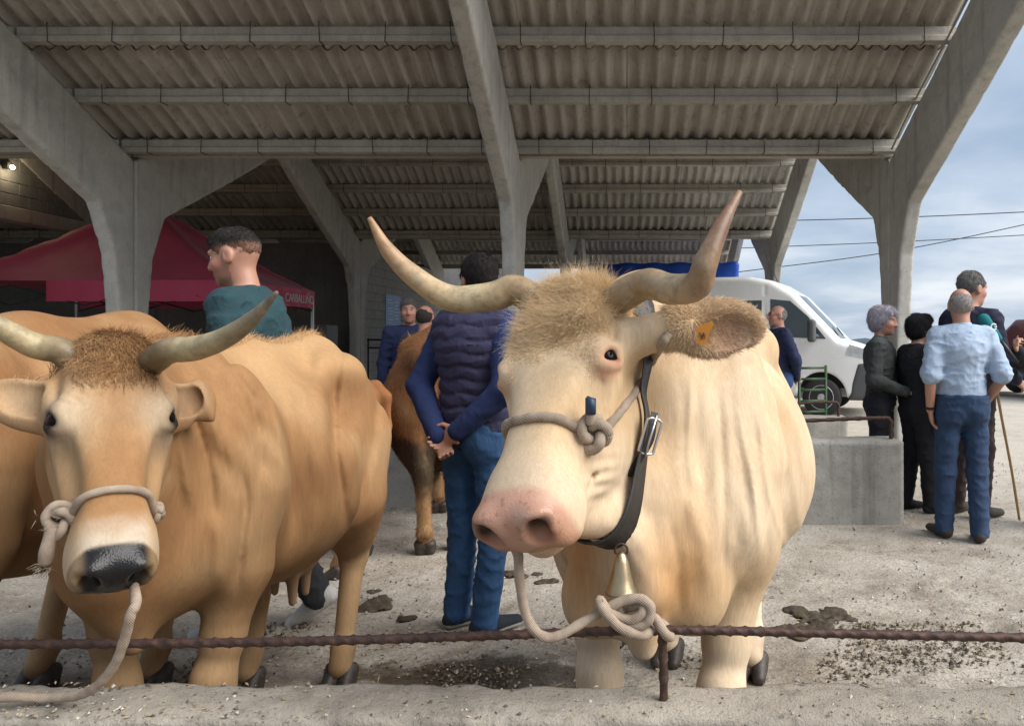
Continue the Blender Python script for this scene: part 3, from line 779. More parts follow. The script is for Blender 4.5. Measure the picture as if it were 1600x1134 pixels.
def body_sdf(S_, B, fl, hl, udder=True, barrel=1.0, tail=True):
    """fl/hl: left and right (knee, foot) local offsets for fore and hind legs"""
    k = B.k
    E = lambda c, r, kk=.10, mode='u': S_.ell(B.p(*c), B.r(*r), B.M, kk*k, mode)
    C = lambda a, b, r1, r2, kk=.06, mode='u', sq=None: S_.cone(B.p(*a), B.p(*b), r1*k, r2*k, kk*k, mode, sq)
    E((-.07, 0, .95), (.56, .33*barrel, .36)); E((-.16, 0, .84), (.50, .35*barrel, .29), .14)
    E((.38, 0, 1.03), (.25, .20, .32), .12)
    C((.40, 0, 1.27), (-.05, 0, 1.285), .085, .07, .12); C((-.05, 0, 1.285), (-.60, 0, 1.31), .07, .085, .12)
    E((-.58, 0, 1.10), (.25, .235, .26), .12)
    for s in (-1, 1):
        E((.37, .175*s, 1.0), (.15, .105, .32), .05); E((.46, .16*s, .86), (.12, .10, .17), .05)
        E((-.46, .19*s, 1.245), (.09, .065, .06), .16); E((-.75, .10*s, 1.20), (.06, .055, .06), .12)
        E((-.60, .175*s, .93), (.20, .115, .31), .06); E((-.47, .20*s, .80), (.13, .09, .17), .05)
        E((-.31, .335*s*barrel, 1.17), (.12, .085, .11), .09, 's')                # hollow of the flank
        E((.165, .325*s*barrel, .98), (.045, .06, .30), .08, 's'); E((-.34, .33*s*barrel, .82), (.04, .05, .14), .06, 's')                  # behind the shoulder
    E((.52, 0, .82), (.17, .135, .20), .09)
    for s, (kn, ft) in zip((1, -1), fl):
        el = (.375, .185*s, .74)
        C((.37, .175*s, .95), el, .13, .090, .05); md = tuple(.42*np.array(el)+.58*np.array(kn)); C(el, md, .090, .056, .045); C(md, kn, .056, .050, .03)
        C((kn[0]+.012, kn[1], kn[2]+.03), (kn[0]+.012, kn[1], kn[2]-.03), .056, .052, .03)
        ft0 = (ft[0]-.03, ft[1], .15); C(kn, ft0, .047, .038, .03); C(ft0, (ft[0], ft[1], .08), .045, .044, .03)
        C((ft0[0]-.03, ft0[1]-.02, .13), (ft0[0]-.03, ft0[1]+.02, .13), .016, .016, .02)
    for s, (hk, ft) in zip((1, -1), hl):
        st = (-.50, .19*s, .74)
        C((-.58, .17*s, .98), st, .16, .13, .10)
        mid = tuple(.5*(np.array(st)+np.array(hk))+np.array([0, 0, .02])); C(st, mid, .14, .105, .06); C(mid, hk, .105, .060, .05)
        C((hk[0]-.035, hk[1], hk[2]+.05), (hk[0]-.012, hk[1], hk[2]-.08), .030, .028, .03)
        C((hk[0]-.03, hk[1], hk[2]+.05), (-.70, .15*s, .80), .026, .05, .05)
        ft0 = (ft[0]-.035, ft[1], .15); C(hk, ft0, .048, .038, .03); C(ft0, (ft[0], ft[1], .08), .046, .046, .03)
        C((ft0[0]-.03, ft0[1]-.02, .13), (ft0[0]-.03, ft0[1]+.02, .13), .016, .016, .02)
    if udder:
        E((-.38, 0, .60), (.16, .14, .14), .06)
        for x, y in ((-.30, .06), (-.30, -.06), (-.42, .06), (-.42, -.06)): C((x, y, .50), (x, y, .40), .024, .014, .02)
    if tail:
        q = [(-.80, 0, 1.28), (-.87, 0, 1.20), (-.885, .01, 1.0), (-.88, .015, .75)]
        for a, b, r1, r2 in zip(q[:-1], q[1:], (.045, .036, .026), (.036, .026, .020)): C(a, b, r1, r2, .04)
    return S_
LEGS_F = lambda dx=0.0: [((.42+dx, .155, .40), (.46+dx, .155, .05)), ((.42-dx, -.155, .40), (.46-dx, -.155, .05))]
LEGS_H = lambda dx=0.0, b=0.0: [((-.74+dx+b, .155, .50), (-.68+dx+b, .165, .05)), ((-.74-dx+b, -.155, .50), (-.68-dx+b, -.165, .05))]

def hoof_mesh():
    s = SDF()
    for y in (-.026, .026):
        s.cone((-.025, y, .055), (.045, y*1.15, .018), .034, .020, .015)
        s.cone((-.02, y, .02), (.04, y*1.1, .012), .030, .018, .015)
    s.half((0, 0, -1), 0.0); s.half((-.35, 0, 1), .088, .01)
    V, Q = s.mesh(.0045); return mesh_quads('hoof', V, Q)
HOOF = hoof_mesh()
t = NT('hoof_horn'); v = t.coord(); HM = t.done(t.ramp(t.noise(v, 25, 6, .7), [(.3, (.018, .014, .011)), (.6, (.055, .042, .032)), (.8, (.16, .12, .085))]), .55, 0, t.bump(t.noise(t.coord((1, 1, 6)), 40, 4), .4, .003)); HOOF.materials.append(HM)
def m_horn(name, tip, mid, base):
    t = NT(name); a = t.attr(); v = t.coord()
    c = t.mix(t.math('MULTIPLY', t.ramp(t.noise(v, 38, 7, .7), [(.45, 0), (.7, 1)]), .6), a, (.10, .075, .045))
    c = t.mix(t.math('MULTIPLY', t.ramp(t.noise(v, 14, 5, .7), [(.5, 0), (.7, 1)]), .28), c, (.55, .47, .33))
    return t.done(c, .48, 0, t.bump(t.noise(v, 70, 5), .3, .003))
M_HORN = m_horn('cow_horn', 0, 0, 0)
def horn(pts, rads, cols, parent, org):
    q = spline(pts, 60); r = np.interp(np.linspace(0, 1, 60), np.linspace(0, 1, len(rads)), rads)
    rr = r*(1+.018*np.sin(np.linspace(0, 1, 60)**.7*60)*np.linspace(1, 0, 60)+.03*vnoise(q, 25, 3))
    mb = MB(); mb.tube(q-org, rr, 20)
    me = mb.mesh('horn', True); n = len(me.vertices)
    t = np.repeat(np.linspace(0, 1, 60), 20); col = np.stack([np.interp(t, np.linspace(0, 1, len(cols)), [c[i] for c in cols]) for i in range(3)], 1)
    a = me.color_attributes.new('Col', 'FLOAT_COLOR', 'POINT'); c = np.ones((n, 4), np.float32); c[:, :3] = col; a.data.foreach_set('color', c.ravel())
    return link('horn', me, parent, M_HORN)
t = NT('cow_eye'); M_EYE = t.done((.007, .0045, .004), .10, 0, None, Specular_IOR_Level=.09)
def eyes(H, parent, org, sides=(1, -1)):
    for s in sides:
        e = Vn(.90*s*H.l+.40*H.n); mb = MB(); pr = [(max(.0005, .0268*H.k*math.sin(t)), .0268*H.k*math.cos(t)) for t in np.linspace(0, math.pi, 18)]
        mb.lathe(pr, 24); ob = mb.build('eye', M_EYE, parent, True); ob.location = H.p(0, .112*s, -.059)+e*.0055*H.k-org
def fur(parent, org, V, Q, n, colf, lenf, dirf, mask=None, name='fur', rad=.00065, npt=4, lift=.35, jit=.25, curl=0.0, seed=0, cvar=.16, maxlen=None):
    """short coat: strands rooted on the skin, combed along dirf"""
    r = np.random.default_rng(seed)
    A, B_, C_, D_ = (V[Q[:, i]] for i in range(4))
    N = np.cross(C_-A, D_-B_); ar = np.linalg.norm(N, axis=1)+1e-12; N /= ar[:, None]
    cen = (A+B_+C_+D_)/4; w = ar.copy()
    if mask is not None: w *= mask(cen, N)
    w = w/w.sum(); f = r.choice(len(Q), n, p=w)
    u, v = r.random((2, n, 1)); p = (1-u)*(1-v)*A[f]+u*(1-v)*B_[f]+u*v*C_[f]+(1-u)*v*D_[f]
    nn = N[f]; L = lenf(p)*(.65+.6*r.random(n)); col = colf(p)*(1+cvar*r.standard_normal((n, 1)))
    d = dirf(p, nn); d = d-nn*(d*nn).sum(1)[:, None]; d /= np.linalg.norm(d, axis=1)[:, None]+1e-9
    d = d+jit*r.standard_normal((n, 3)); 
    pts = np.zeros((n, npt, 3), np.float32); ts = np.linspace(0, 1, npt)
    cu_ = r.standard_normal((n, 3))*curl
    for i, t_ in enumerate(ts):
        lf = lift*(1-.55*t_)
        pts[:, i] = p-org+(d*t_+nn*lf*t_*1.2+cu_*t_*t_)*L[:, None]-nn*.0008*(i == 0)
    cu = bpy.data.hair_curves.new(name); cu.add_curves([npt]*n)
    cu.attributes['position'].data.foreach_set('vector', pts.ravel()) if 'position' in cu.attributes else cu.position_data.foreach_set('vector', pts.ravel())
    ra = cu.attributes.get('radius') or cu.attributes.new('radius', 'FLOAT', 'POINT')
    ra.data.foreach_set('value', np.tile(rad*np.linspace(1, .25, npt), n).astype(np.float32))
    ca = cu.attributes.new('hcol', 'FLOAT_COLOR', 'CURVE'); c4 = np.ones((n, 4), np.float32); c4[:, :3] = np.clip(col, .004, .95); ca.data.foreach_set('color', c4.ravel())
    ob = link(name, cu, parent, M_HAIR); return ob
def lerp(a, b, t): return a+(np.asarray(b)-a)*np.clip(t, 0, 1)[:, None]
def gauss(V, c, s): return np.exp(-((V-np.asarray(c))**2).sum(1)/(2*s*s))
def skin_lines(sd, lines, y0, y1):
    """folds and ridges of the skin: each line is (points seen from the front, width, height in metres)"""
    def f(X, Y, Z):
        px = CX+F*X/np.maximum(Y, .3); py = CY-F*(Z-CAMZ)/np.maximum(Y, .3); D = np.zeros(np.shape(px), np.float32); on = sstep(y0, y0+.08, Y)*sstep(y1, y1-.15, Y)
        for pts, w, h in lines:
            a = np.array(pts, float); c = np.interp(py, a[:, 1], a[:, 0]); L = a[-1, 1]-a[0, 1]; t_ = (py-a[0, 1])/L
            m = sstep(-.08, .25, t_)*sstep(1.08, .7, t_); D = D-h*m*np.exp(-((px-c)/w)**2)
        return D*on
    sd.field(f)
def march(sd, p, d, far=.45, steps=110):
    """outermost skin point on the line from p along d"""
    d = Vn(d); ts = np.linspace(far, 0, steps); q = p+ts[:, None]*d
    v = sd.eval(q[:, 0].astype(np.float32), q[:, 1].astype(np.float32), q[:, 2].astype(np.float32))
    i = np.argmax(v < 0)
    return q[i] if v[i] < 0 else q[-1]

def coat(B, H, base, dark, pale, seed, muzzle='pink'):
    """colour of the hide: a function of the place on the animal"""
    base, dark, pale = map(np.array, (base, dark, pale))
    def f(V):
        b = B.local(V); m = .5+.5*fbm(V, 3.2, 3, seed)
        c = np.repeat(base[None], len(V), 0)
        st_ = vnoise(V*[1, 1, .22], 34, seed+1)+.6*vnoise(V*[1, 1, .25], 80, seed+2); c = c*(1+.07*st_)[:, None]; c = lerp(c, dark, .65*sstep(.45, .85, m)); c = lerp(c, pale, .5*sstep(.52, .15, m))
        low = sstep(.74, .40, b[:, 2])*(b[:, 0] < .62)*(np.abs(b[:, 1]) < .30); c = lerp(c, pale*1.08, .80*low)
        inner = sstep(.14, .02, np.abs(b[:, 1]))*sstep(.75, .55, b[:, 2]); c = lerp(c, pale, .5*inner)
        mud = sstep(.22, .08, b[:, 2])*(b[:, 0] < .7)*(.5+.5*vnoise(V, 14, seed+3)); c = lerp(c, dark*.45, .8*mud)
        if H is not None:
            h = H.local(V); inh = sstep(-.30, -.2, h[:, 0])*sstep(-.36, -.26, h[:, 2])*sstep(.26, .2, np.abs(h[:, 1]))
            if muzzle == 'pink':
                c = lerp(c, (.60, .47, .33), .6*inh*sstep(.22, .30, h[:, 0]))
                pad = sstep(.325, .352, h[:, 0]+.22*(h[:, 2]+.06)-.30*np.clip(np.abs(h[:, 1])-.066, 0, 1))*inh*sstep(-.150, -.138, h[:, 2])
                c = lerp(c, (.47, .235, .165), .85*pad)
                spot = pad*sstep(.35, .7, vnoise(V, 110, 5)); c = lerp(c, (.14, .07, .055), .4*spot); c = lerp(c, (.54, .36, .27), .5*pad*sstep(.0, .6, vnoise(V, 30, 6))); c = lerp(c, (.30, .17, .10), .55*pad*sstep(.055, .085, -h[:, 1])); c = lerp(c, (.36, .20, .13), .5*pad*sstep(-.115, -.135, h[:, 2]))
                lip = inh*sstep(.30, .36, h[:, 0])*sstep(-.146, -.160, h[:, 2]); c = lerp(c, (.50, .36, .25), .6*lip)
                for s in (-1, 1):
                    c = lerp(c, (.40, .16, .10), .8*gauss(h, (.398, .055*s, -.085), .016))
                    c = lerp(c, (.035, .015, .011), np.clip(1.7*gauss(h, (.378, .056*s, -.056), .0165), 0, 1)*inh)
                    c = lerp(c, (.52, .24, .15), .85*np.clip(1.6*gauss(h, (.006, .128*s, -.055), .0195), 0, 1))
                    c = lerp(c, (.52, .22, .14), .8*gauss(h, (.030, .118*s, -.062), .012))
                    c = lerp(c, (.06, .03, .022), .9*gauss(h, (0, .140*s, -.052), .010))
            else:
                ring = sstep(.255, .315, h[:, 0]+.02*vnoise(V, 30, 2)+.10*np.clip(np.abs(h[:, 1])-.05, 0, 1))*inh; c = lerp(c, (.50, .42, .32), .9*ring)
                pad = sstep(.333, .345, h[:, 0]+.20*(h[:, 2]+.06)-.45*np.clip(np.abs(h[:, 1])-.060, 0, 1))*inh*sstep(-.138, -.130, h[:, 2])
                c = lerp(c, (.010, .009, .010), pad)
                side = inh*sstep(.02, .05, h[:, 0])*sstep(.055, .085, np.abs(h[:, 1])); c = lerp(c, pale, .55*side)
                for s in (-1, 1):
                    g = gauss(h, (.006, .128*s, -.055), .030); c = lerp(c, (.50, .40, .28), .75*np.clip(1.3*gauss(h, (.0, .112*s, -.045), .045), 0, 1))
                    c = lerp(c, (.015, .010, .008), np.clip(2.2*gauss(h, (.005, .135*s, -.058), .019), 0, 1))
                    c = lerp(c, (.06, .035, .02), .6*gauss(h, (.055, .110*s, -.085), .030))
                c = lerp(c, dark, .45*inh*sstep(.05, .0, np.abs(h[:, 1]))*sstep(-.2, -.1, h[:, 0])*sstep(.25, .1, h[:, 0])*(.5+.5*vnoise(V, 9, 8)))
        return np.clip(c, .004, .95)
    def wet(V):
        h = H.local(V); return sstep(.325, .355, h[:, 0]+.20*(h[:, 2]+.06)-.40*np.clip(np.abs(h[:, 1])-.062, 0, 1))*sstep(-.150, -.135, h[:, 2])*(h[:, 0] < .5)*(np.abs(h[:, 1]) < .12)
    f.wet = wet
    return f
def cow_object(name, label, sd, vox, colf, org, relax=1, wet=None):
    V, Q = sd.mesh(vox, relax); me = mesh_quads(name, V-org, Q, colf(V)); me.materials.append(M_HIDE)
    if wet is not None: me.attributes.new('Wet', 'FLOAT', 'POINT').data.foreach_set('value', wet(V).astype(np.float32))
    o = link(name, me); o.location = org; tag(o, label, 'cow', 'cattle tethered under the shed'); return o, V, Q
def add_hooves(B, fl, hl, parent, org):
    for kn, ft in list(fl)+list(hl):
        o = link('hoof', HOOF, parent); p = B.p(ft[0]+.01, ft[1], 0); p[2] = 0.002; o.location = p-org
        o.rotation_euler = (0, 0, math.atan2(B.f[1], B.f[0])); o.scale = (B.k*1.12,)*3
def rope(name, pts, r, mat, parent=None, org=None, n=None, seg=10):
    L = np.linalg.norm(np.diff(np.asarray(pts, float), axis=0), axis=1).sum()
    q = spline(pts, n or max(8, int(L/.006))); q = q-(org if org is not None else 0)
    rr = r*(1+.05*np.sin(np.arange(len(q))*.9)+.04*vnoise(q, 30, 4))
    mb = MB(); mb.tube(q, rr, seg); return mb.build(name, mat, parent, True)
# ---- the cream cow in front
HB = Body((.185, 2.53), -12.5, 1.09)
eye_w = P(946, 562, 1.68)
_h, _l, _n = frame_from((-.14, -.72, .67), (.848, .0, .53))
HH = Head(eye_w-.122*_l+.060*_n, (-.14, -.72, .67), (.848, .0, .53), 1.04)
sd = SDF(); fl, hl = LEGS_F(.02), LEGS_H(.03, .02)
body_sdf(sd, HB, fl, hl, udder=False, barrel=1.06)
# neck and throat
nk = lambda a, b, r1, r2, k=.12: sd.cone(a, b, r1, r2, k)
nk(HH.p(-.10, 0, -.14), P(1010, 612, 2.06), .105, .135, .06); nk(P(1010, 612, 2.06), HB.p(.34, 0, 1.05), .135, .27)
nk(HH.p(-.16, 0, -.12), P(1010, 500, 2.05), .075, .10); nk(P(1010, 500, 2.05), HB.p(.35, 0, 1.26), .10, .10)
nk(HH.p(.10, 0, -.20), P(962, 740, 1.86), .065, .075, .06); nk(P(962, 740, 1.86), HB.p(.50, 0, .86), .075, .15)
nk(P(868, 815, 1.60), P(945, 800, 1.74), .034, .06, .07)
nk(HB.p(.60, 0, .80), HB.p(.55, -.02, .62), .08, .06, .08)
# loose skin of the neck, chest muscles, dewlap
rg = np.random.default_rng(5); HL = []
for i_ in range(13):
    x0 = 1062+i_*13.5+rg.uniform(-4, 4); y0 = 575+i_*7+rg.uniform(-30, 30); y1 = y0+rg.uniform(180, 360); sl = 6+i_*4.0
    HL.append(([(x0+sl*t_+6*math.sin(t_*4+i_*1.7), y0+(y1-y0)*t_) for t_ in np.linspace(0, 1, 6)], rg.uniform(5, 10), (.0045 if i_ % 2 else -.0040)*rg.uniform(.5, 1.3)))
HL += [([(1075, 770), (1100, 850), (1110, 930)], 16, .010), ([(1045, 800), (1060, 880), (1062, 960)], 9, -.006), ([(1175, 690), (1190, 780), (1180, 880)], 22, .010), ([(1135, 760), (1150, 850), (1140, 930)], 12, -.007)]
nk(P(985, 845, 1.76), P(1012, 925, 1.80), .038, .036, .045); nk(P(1012, 925, 1.80), P(1005, 1010, 1.87), .036, .032, .045)
for px, py, dd, r_ in ((930, 930, 1.93, .085), (1085, 925, 1.93, .085), (1165, 830, 2.03, .085)): sd.ell(P(px, py, dd), (r_, r_*.9, r_*1.25), None, .06)
head_sdf(sd, HH, (.028, .0195))
# ears: near one held out, far one laid back
def ear(c, ln, w, k, cav, rad=(.107, .062, .030)):
    ln = Vn(ln); w = Vn(np.asarray(w)-ln*(np.asarray(w)@ln)); t_ = np.cross(ln, w); M = np.stack([ln, w, t_], 1)
    sd.ell(c, np.array(rad)*k, M, .02)
    sd.ell(c+ln*.020*k+np.asarray(cav), np.array([rad[0]*.74, rad[1]*.66, rad[2]*.9])*k, M, .010, 's')
earc = P(1116, 512, 1.74)
nk(HH.p(-.085, .09, -.10), P(1062, 508, 1.745), .05, .042, .05)
ear(earc, (1, -.05, .04), (.08, .15, 1), 1.02, np.array([.012, -.026, -.012]))
e2 = HH.p(-.09, -.15, -.19); nk(HH.p(-.085, -.09, -.11), e2, .05, .04, .05); ear(e2, -.8*HH.n-.35*HH.l, HH.h, 1.0, -HH.l*.02)
# loose skin: folds across the neck
_nc = P(1120, 700, 2.0)
def folds(X, Y, Z):
    m = np.exp(-(((X-_nc[0])/.20)**2+((Z-1.10)/.28)**2))*(Y < 2.45)
    ph = (X*.95+.22*(Z-1.1)+.05*np.sin(Z*9))*2*math.pi/.052
    c = np.exp(-(((X+.02)/.16)**2+((Z-.95)/.16)**2))*(Y < 2.0)
    w = 1+.6*np.sin(Z*7+X*5)
    return m*w*(.0006*np.sin(ph)+.0012*np.sin(ph*.43+1.0+2*np.sin(Z*3)))+c*.0006*np.sin((X*.7+Z*.8+.03*np.sin(X*30))*2*math.pi/.05)
sd.field(folds); skin_lines(sd, HL, 1.5, 2.7)
org = np.array([.185, 2.53, 0]); heroc = coat(HB, HH, (.60, .45, .29), (.50, .33, .17), (.73, .60, .435), 4)
def hero_col(V):
    c = heroc(V); h = HH.local(V); b = HB.local(V)
    poll = sstep(.02, -.10, h[:, 0])*sstep(-.22, -.10, h[:, 2])*sstep(.15, .10, np.abs(h[:, 1])); c = lerp(c, (.50, .32, .15), .6*poll*(.6+.4*vnoise(V, 12, 4)))
    ch = np.exp(-(((V[:, 0]-P(1060, 900, 1.85)[0])/.10)**2+((V[:, 2]-.84)/.16)**2))*(V[:, 1] < 2.05); c = lerp(c, (.43, .215, .07), ch*(.75+.35*vnoise(V*[1, 1, .4], 14, 6)))
    ch = np.exp(-(((V[:, 0]-P(905, 900, 1.85)[0])/.06)**2+((V[:, 2]-.86)/.14)**2))*(V[:, 1] < 2.05); c = lerp(c, (.40, .19, .065), .95*ch)
    ei = gauss(V, P(1140, 520, 1.715), .042); c = lerp(c, (.33, .18, .12), .8*np.clip(ei*1.4, 0, 1)*(V[:, 1] < 1.75))
    eo = gauss(V, P(1080, 500, 1.72), .05); c = lerp(c, (.46, .30, .15), .3*eo)
    return c
HERO, V, Q = cow_object('cow', 'large cream cow with upswept horns looking over the rail, wearing a belled collar', sd, .0052, hero_col, org, 1, heroc.wet)
SD_HERO = sd
eyes(HH, HERO, org)
add_hooves(HB, fl, hl, HERO, org)
hc = [(.24, .15, .07), (.30, .20, .10), (.52, .41, .24), (.46, .33, .18), (.38, .23, .12), (.40, .22, .10)]
horn([HH.p(-.155, -.03, -.08), P(812, 455, 1.885), P(770, 463, 1.89), P(705, 466, 1.90), P(650, 434, 1.90), P(607, 392, 1.89), P(577, 340, 1.88)], [.038, .038, .036, .033, .027, .019, .006], hc, HERO, org)
hc2 = [(.27, .17, .08), (.30, .20, .10), (.42, .31, .18), (.28, .17, .09), (.17, .085, .045), (.20, .10, .05)]
horn([HH.p(-.155, .03, -.08), P(1000, 447, 1.75), P(1050, 452, 1.66), P(1088, 446, 1.59), P(1103, 410, 1.56), P(1126, 355, 1.58), P(1156, 300, 1.62)], [.038, .036, .034, .031, .0255, .018, .006], hc2, HERO, org)
def seen(C, N):   # coat only on the sides that can be seen from around the camera
    v = np.array([0, 0, 1.4])-C; v /= np.linalg.norm(v, axis=1)[:, None]; return ((N*v).sum(1) > -.30)*1.0/np.maximum(C[:, 1], 1.2)
hdir = lambda p, n: np.where((HH.local(p)[:, 0:1] > -.16) & (np.abs(HH.local(p)[:, 1:2]) < .2) & (HH.local(p)[:, 2:3] > -.27), HH.h+.5*HH.l*np.sign(HH.local(p)[:, 1:2]), np.array([0.15, .35, -1.0]))+.09*np.stack([vnoise(p, 9, 1), vnoise(p, 9, 2), vnoise(p, 9, 3)], 1)
def hlen(p):
    h = HH.local(p); inh = sstep(.15, .30, h[:, 0])*(h[:, 2] > -.25)*(np.abs(h[:, 1]) < .2); return .0068-.0032*inh
def nopad(C, N):
    h = HH.local(C); m = seen(C, N)
    m = m*(1-((h[:, 0] > .352) & (np.abs(h[:, 1]) < .09) & (h[:, 2] > -.16)))
    for s in (-1, 1): m = m*(((h-np.array([.004, .13*s, -.056]))**2).sum(1) > .030**2)
    return m
0 and fur(HERO, org, V, Q, 260000, hero_col, hlen, hdir, nopad, 'fur', .00040, 3, .09, .10, 0, 1, .10)
def pollm(C, N):
    h = HH.local(C); return sstep(.05, -.10, h[:, 0]+.05*vnoise(C, 20, 3))**1.5*sstep(.125, .085, np.abs(h[:, 1]))*(h[:, 2] > -.15)*(h[:, 0] > -.26)
tuftc = lambda V: lerp(np.repeat(np.array([[.65, .48, .28]]), len(V), 0), (.80, .64, .42), .5+.6*vnoise(V, 22, 7))
def tdir(p, n):
    h = HH.local(p); w = vnoise(p, 26, 21)[:, None]
    return HH.h*.9+HH.l*(np.sign(h[:, 1:2])*.25+.9*w)+HH.n*.2+np.where(h[:, 0:1] < -.17, 1.0, 0)*np.array([0, 0, 1.0])
fur(HERO, org, V, Q, 85000, tuftc, lambda p: .004+.019*sstep(.03, -.16, HH.local(p)[:, 0]), tdir, pollm, 'poll_hair', .0004, 6, .38, .28, .75, 2, .12)
def earm(C, N): return ((C-earc)@np.array([1, -.05, .04]) > -.10)*(np.linalg.norm(C-earc, axis=1) < .14)*(C[:, 1] < 1.80)*(C[:, 0] > P(1045, 512, 1.74)[0])*(1-.92*(gauss(C, P(1142, 522, 1.715), .040) > .45))
earcol = lambda V: lerp(hero_col(V), (.70, .52, .32), np.full(len(V), .55))
fur(HERO, org, V, Q, 30000, earcol, lambda p: .010+.020*sstep(.07, .125, np.linalg.norm((p-earc)*[.75, .3, 1.35], axis=1)), lambda p, n: (p-earc)*[1, .1, 1.0]+np.array([.05, 0, -.015]), earm, 'ear_hair', .0005, 4, .45, .3, .2, 3)
# ear tag
mb = MB(); c = P(1098, 523, 1.700); tp = [(-.014, .016), (-.004, .021), (.020, .030), (.024, .022), (.014, .002), (.006, -.022), (-.012, -.019)]
mb.prism([(x, z) for x, z in tp], 1, -.002, .002); o = mb.build('ear_tag', plain('orange_tag', (.62, .26, .04), .45), HERO); o.location = c-org; o.rotation_euler = (R(8), 0, R(-10))
mb = MB()
for dx, dz, dx2, dz2 in ((-.006, .006, -.002, -.010), (-.002, -.010, .002, .004), (.002, .006, .006, -.008), (-.004, -.002, .006, .0)): mb.tube([(dx, -.0035, dz), (dx2, -.0035, dz2)], .0012, 5)
q = mb.build('print_mark', plain('tag_ink', (.10, .05, .02), .6), o); q['kind'] = 'stuff'
# collar: band round the neck behind the jaw
cc = P(975, 680, 1.90); pa, pb, pc = P(1046, 568, 1.82), P(966, 840, 1.70), P(1070, 690, 1.75)
cn = Vn(np.cross(pa-pb, pc-pb)); cn = cn if cn[2] > 0 else -cn
u1 = Vn(pb-pa); u1 = Vn(u1-cn*(u1@cn)); u2 = np.cross(cn, u1); cc = cc-cn*((cc-pa)@cn)
NR = 90; offs = (-.026, -.013, 0, .013, .026); RAD = []
for w in offs:
    rr = []
    for a in np.linspace(0, 2*math.pi, NR, endpoint=False):
        d = math.cos(a)*u1+math.sin(a)*u2; ts = np.linspace(.03, .36, 130); q = cc+cn*w+ts[:, None]*d
        v_ = sd.eval(*(q[:, i].astype(np.float32) for i in range(3))); i = np.argmax(v_ > 0); rr.append(ts[i] if v_[i] > 0 else .36)
    rr = np.array(rr)
    med = np.median(np.stack([np.roll(rr, k) for k in range(-4, 5)]), 0); rr = np.minimum(rr, med*1.06)
    for _ in range(3): rr = np.maximum(rr, (np.roll(rr, 1)+rr+np.roll(rr, -1))/3)
    for _ in range(4): rr = (np.roll(rr, 1)+rr+np.roll(rr, -1))/3
    RAD.append(rr)
RAD = np.array(RAD); RAD = np.stack([RAD.max(0)*.2+RAD[j]*.8+.008 for j in range(5)]); Vv = []; Fc = []; nR = NR; ring = []
for k_ in range(NR):
    a = 2*math.pi*k_/NR; d = math.cos(a)*u1+math.sin(a)*u2; wk = 1.0-.5*max(0, d@Vn(pa-cc))
    o_ = [cc+cn*w*wk+d*(RAD[j, k_]+.010) for j, w in enumerate(offs)]; i_ = [cc+cn*w*wk+d*(RAD[j, k_]+.003) for j, w in enumerate(offs)]
    Vv += o_+i_[::-1]; ring.append(d*(RAD[2, k_]+.004))
ring = np.array(ring); m_ = 10
for k_ in range(NR):
    for j in range(m_): a0 = k_*m_+j; a1 = k_*m_+(j+1) % m_; b0 = ((k_+1) % NR)*m_+j; b1 = ((k_+1) % NR)*m_+(j+1) % m_; Fc.append([a0, a1, b1, b0])
Vv = np.array(Vv)-org
collar = empty('collar', tuple(pc)); tag(collar, 'black leather collar with steel buckle round the cream cow', 'collar')
me = mesh_from('strap', np.array(Vv)+org-pc, Fc, True); link('strap', me, collar, M_LEATHER)
def cring(a0): # point on the outside of the collar towards direction
    i = int(np.argmax((ring@Vn(a0-cc))/np.linalg.norm(ring, axis=1))); return cc+ring[i]+Vn(ring[i])*.010, Vn(ring[i]), Vn(ring[(i+1) % nR]-ring[i-1])
bp, bn, bt = cring(P(1062, 690, 1.75)); bt = bt if bt[2] > 0 else -bt
bn = Vn(.35*bn+np.array([.1, -.9, 0])); bt = Vn(bt-bn*(bt@bn)); bp = bp+np.array([-.004, -.016, 0])
M3 = np.stack([bt, np.cross(bn, bt), bn], 1)
bk = lambda x, y, z: bp+M3@np.array([x, y, z])-pc
mb = MB(); lp_ = [bk(.042*math.cos(a)*(1 if abs(math.cos(a)) < .7 else 1), .019*np.sign(math.sin(a))*min(1, abs(math.sin(a))*2), .010) for a in np.linspace(0, 2*math.pi, 25)]
mb.tube(lp_, .0034, 8); mb.build('buckle', M_CHROME, collar, True)
mb = MB(); mb.tube([bk(-.046, 0, .013), bk(.0, .002, .016), bk(.05, 0, .012)], .003, 7); mb.build('buckle_pin', M_CHROME, collar, True)
mb = MB(); tq = [bk(.055, .004, .004), bk(.03, .004, .012), bk(-.01, .0, .013), bk(-.055, .010, .008), bk(-.10, .022, .004)]
tq = spline(tq, 20)
for i in range(19):
    s_ = M3[:, 1]*.009; mb.poly([tq[i]-s_, tq[i]+s_, tq[i+1]+s_, tq[i+1]-s_]); mb.poly([p+M3[:, 2]*.003 for p in (tq[i]-s_, tq[i]+s_, tq[i+1]+s_, tq[i+1]-s_)][::-1])
mb.build('strap_tongue', M_LEATHER, collar)
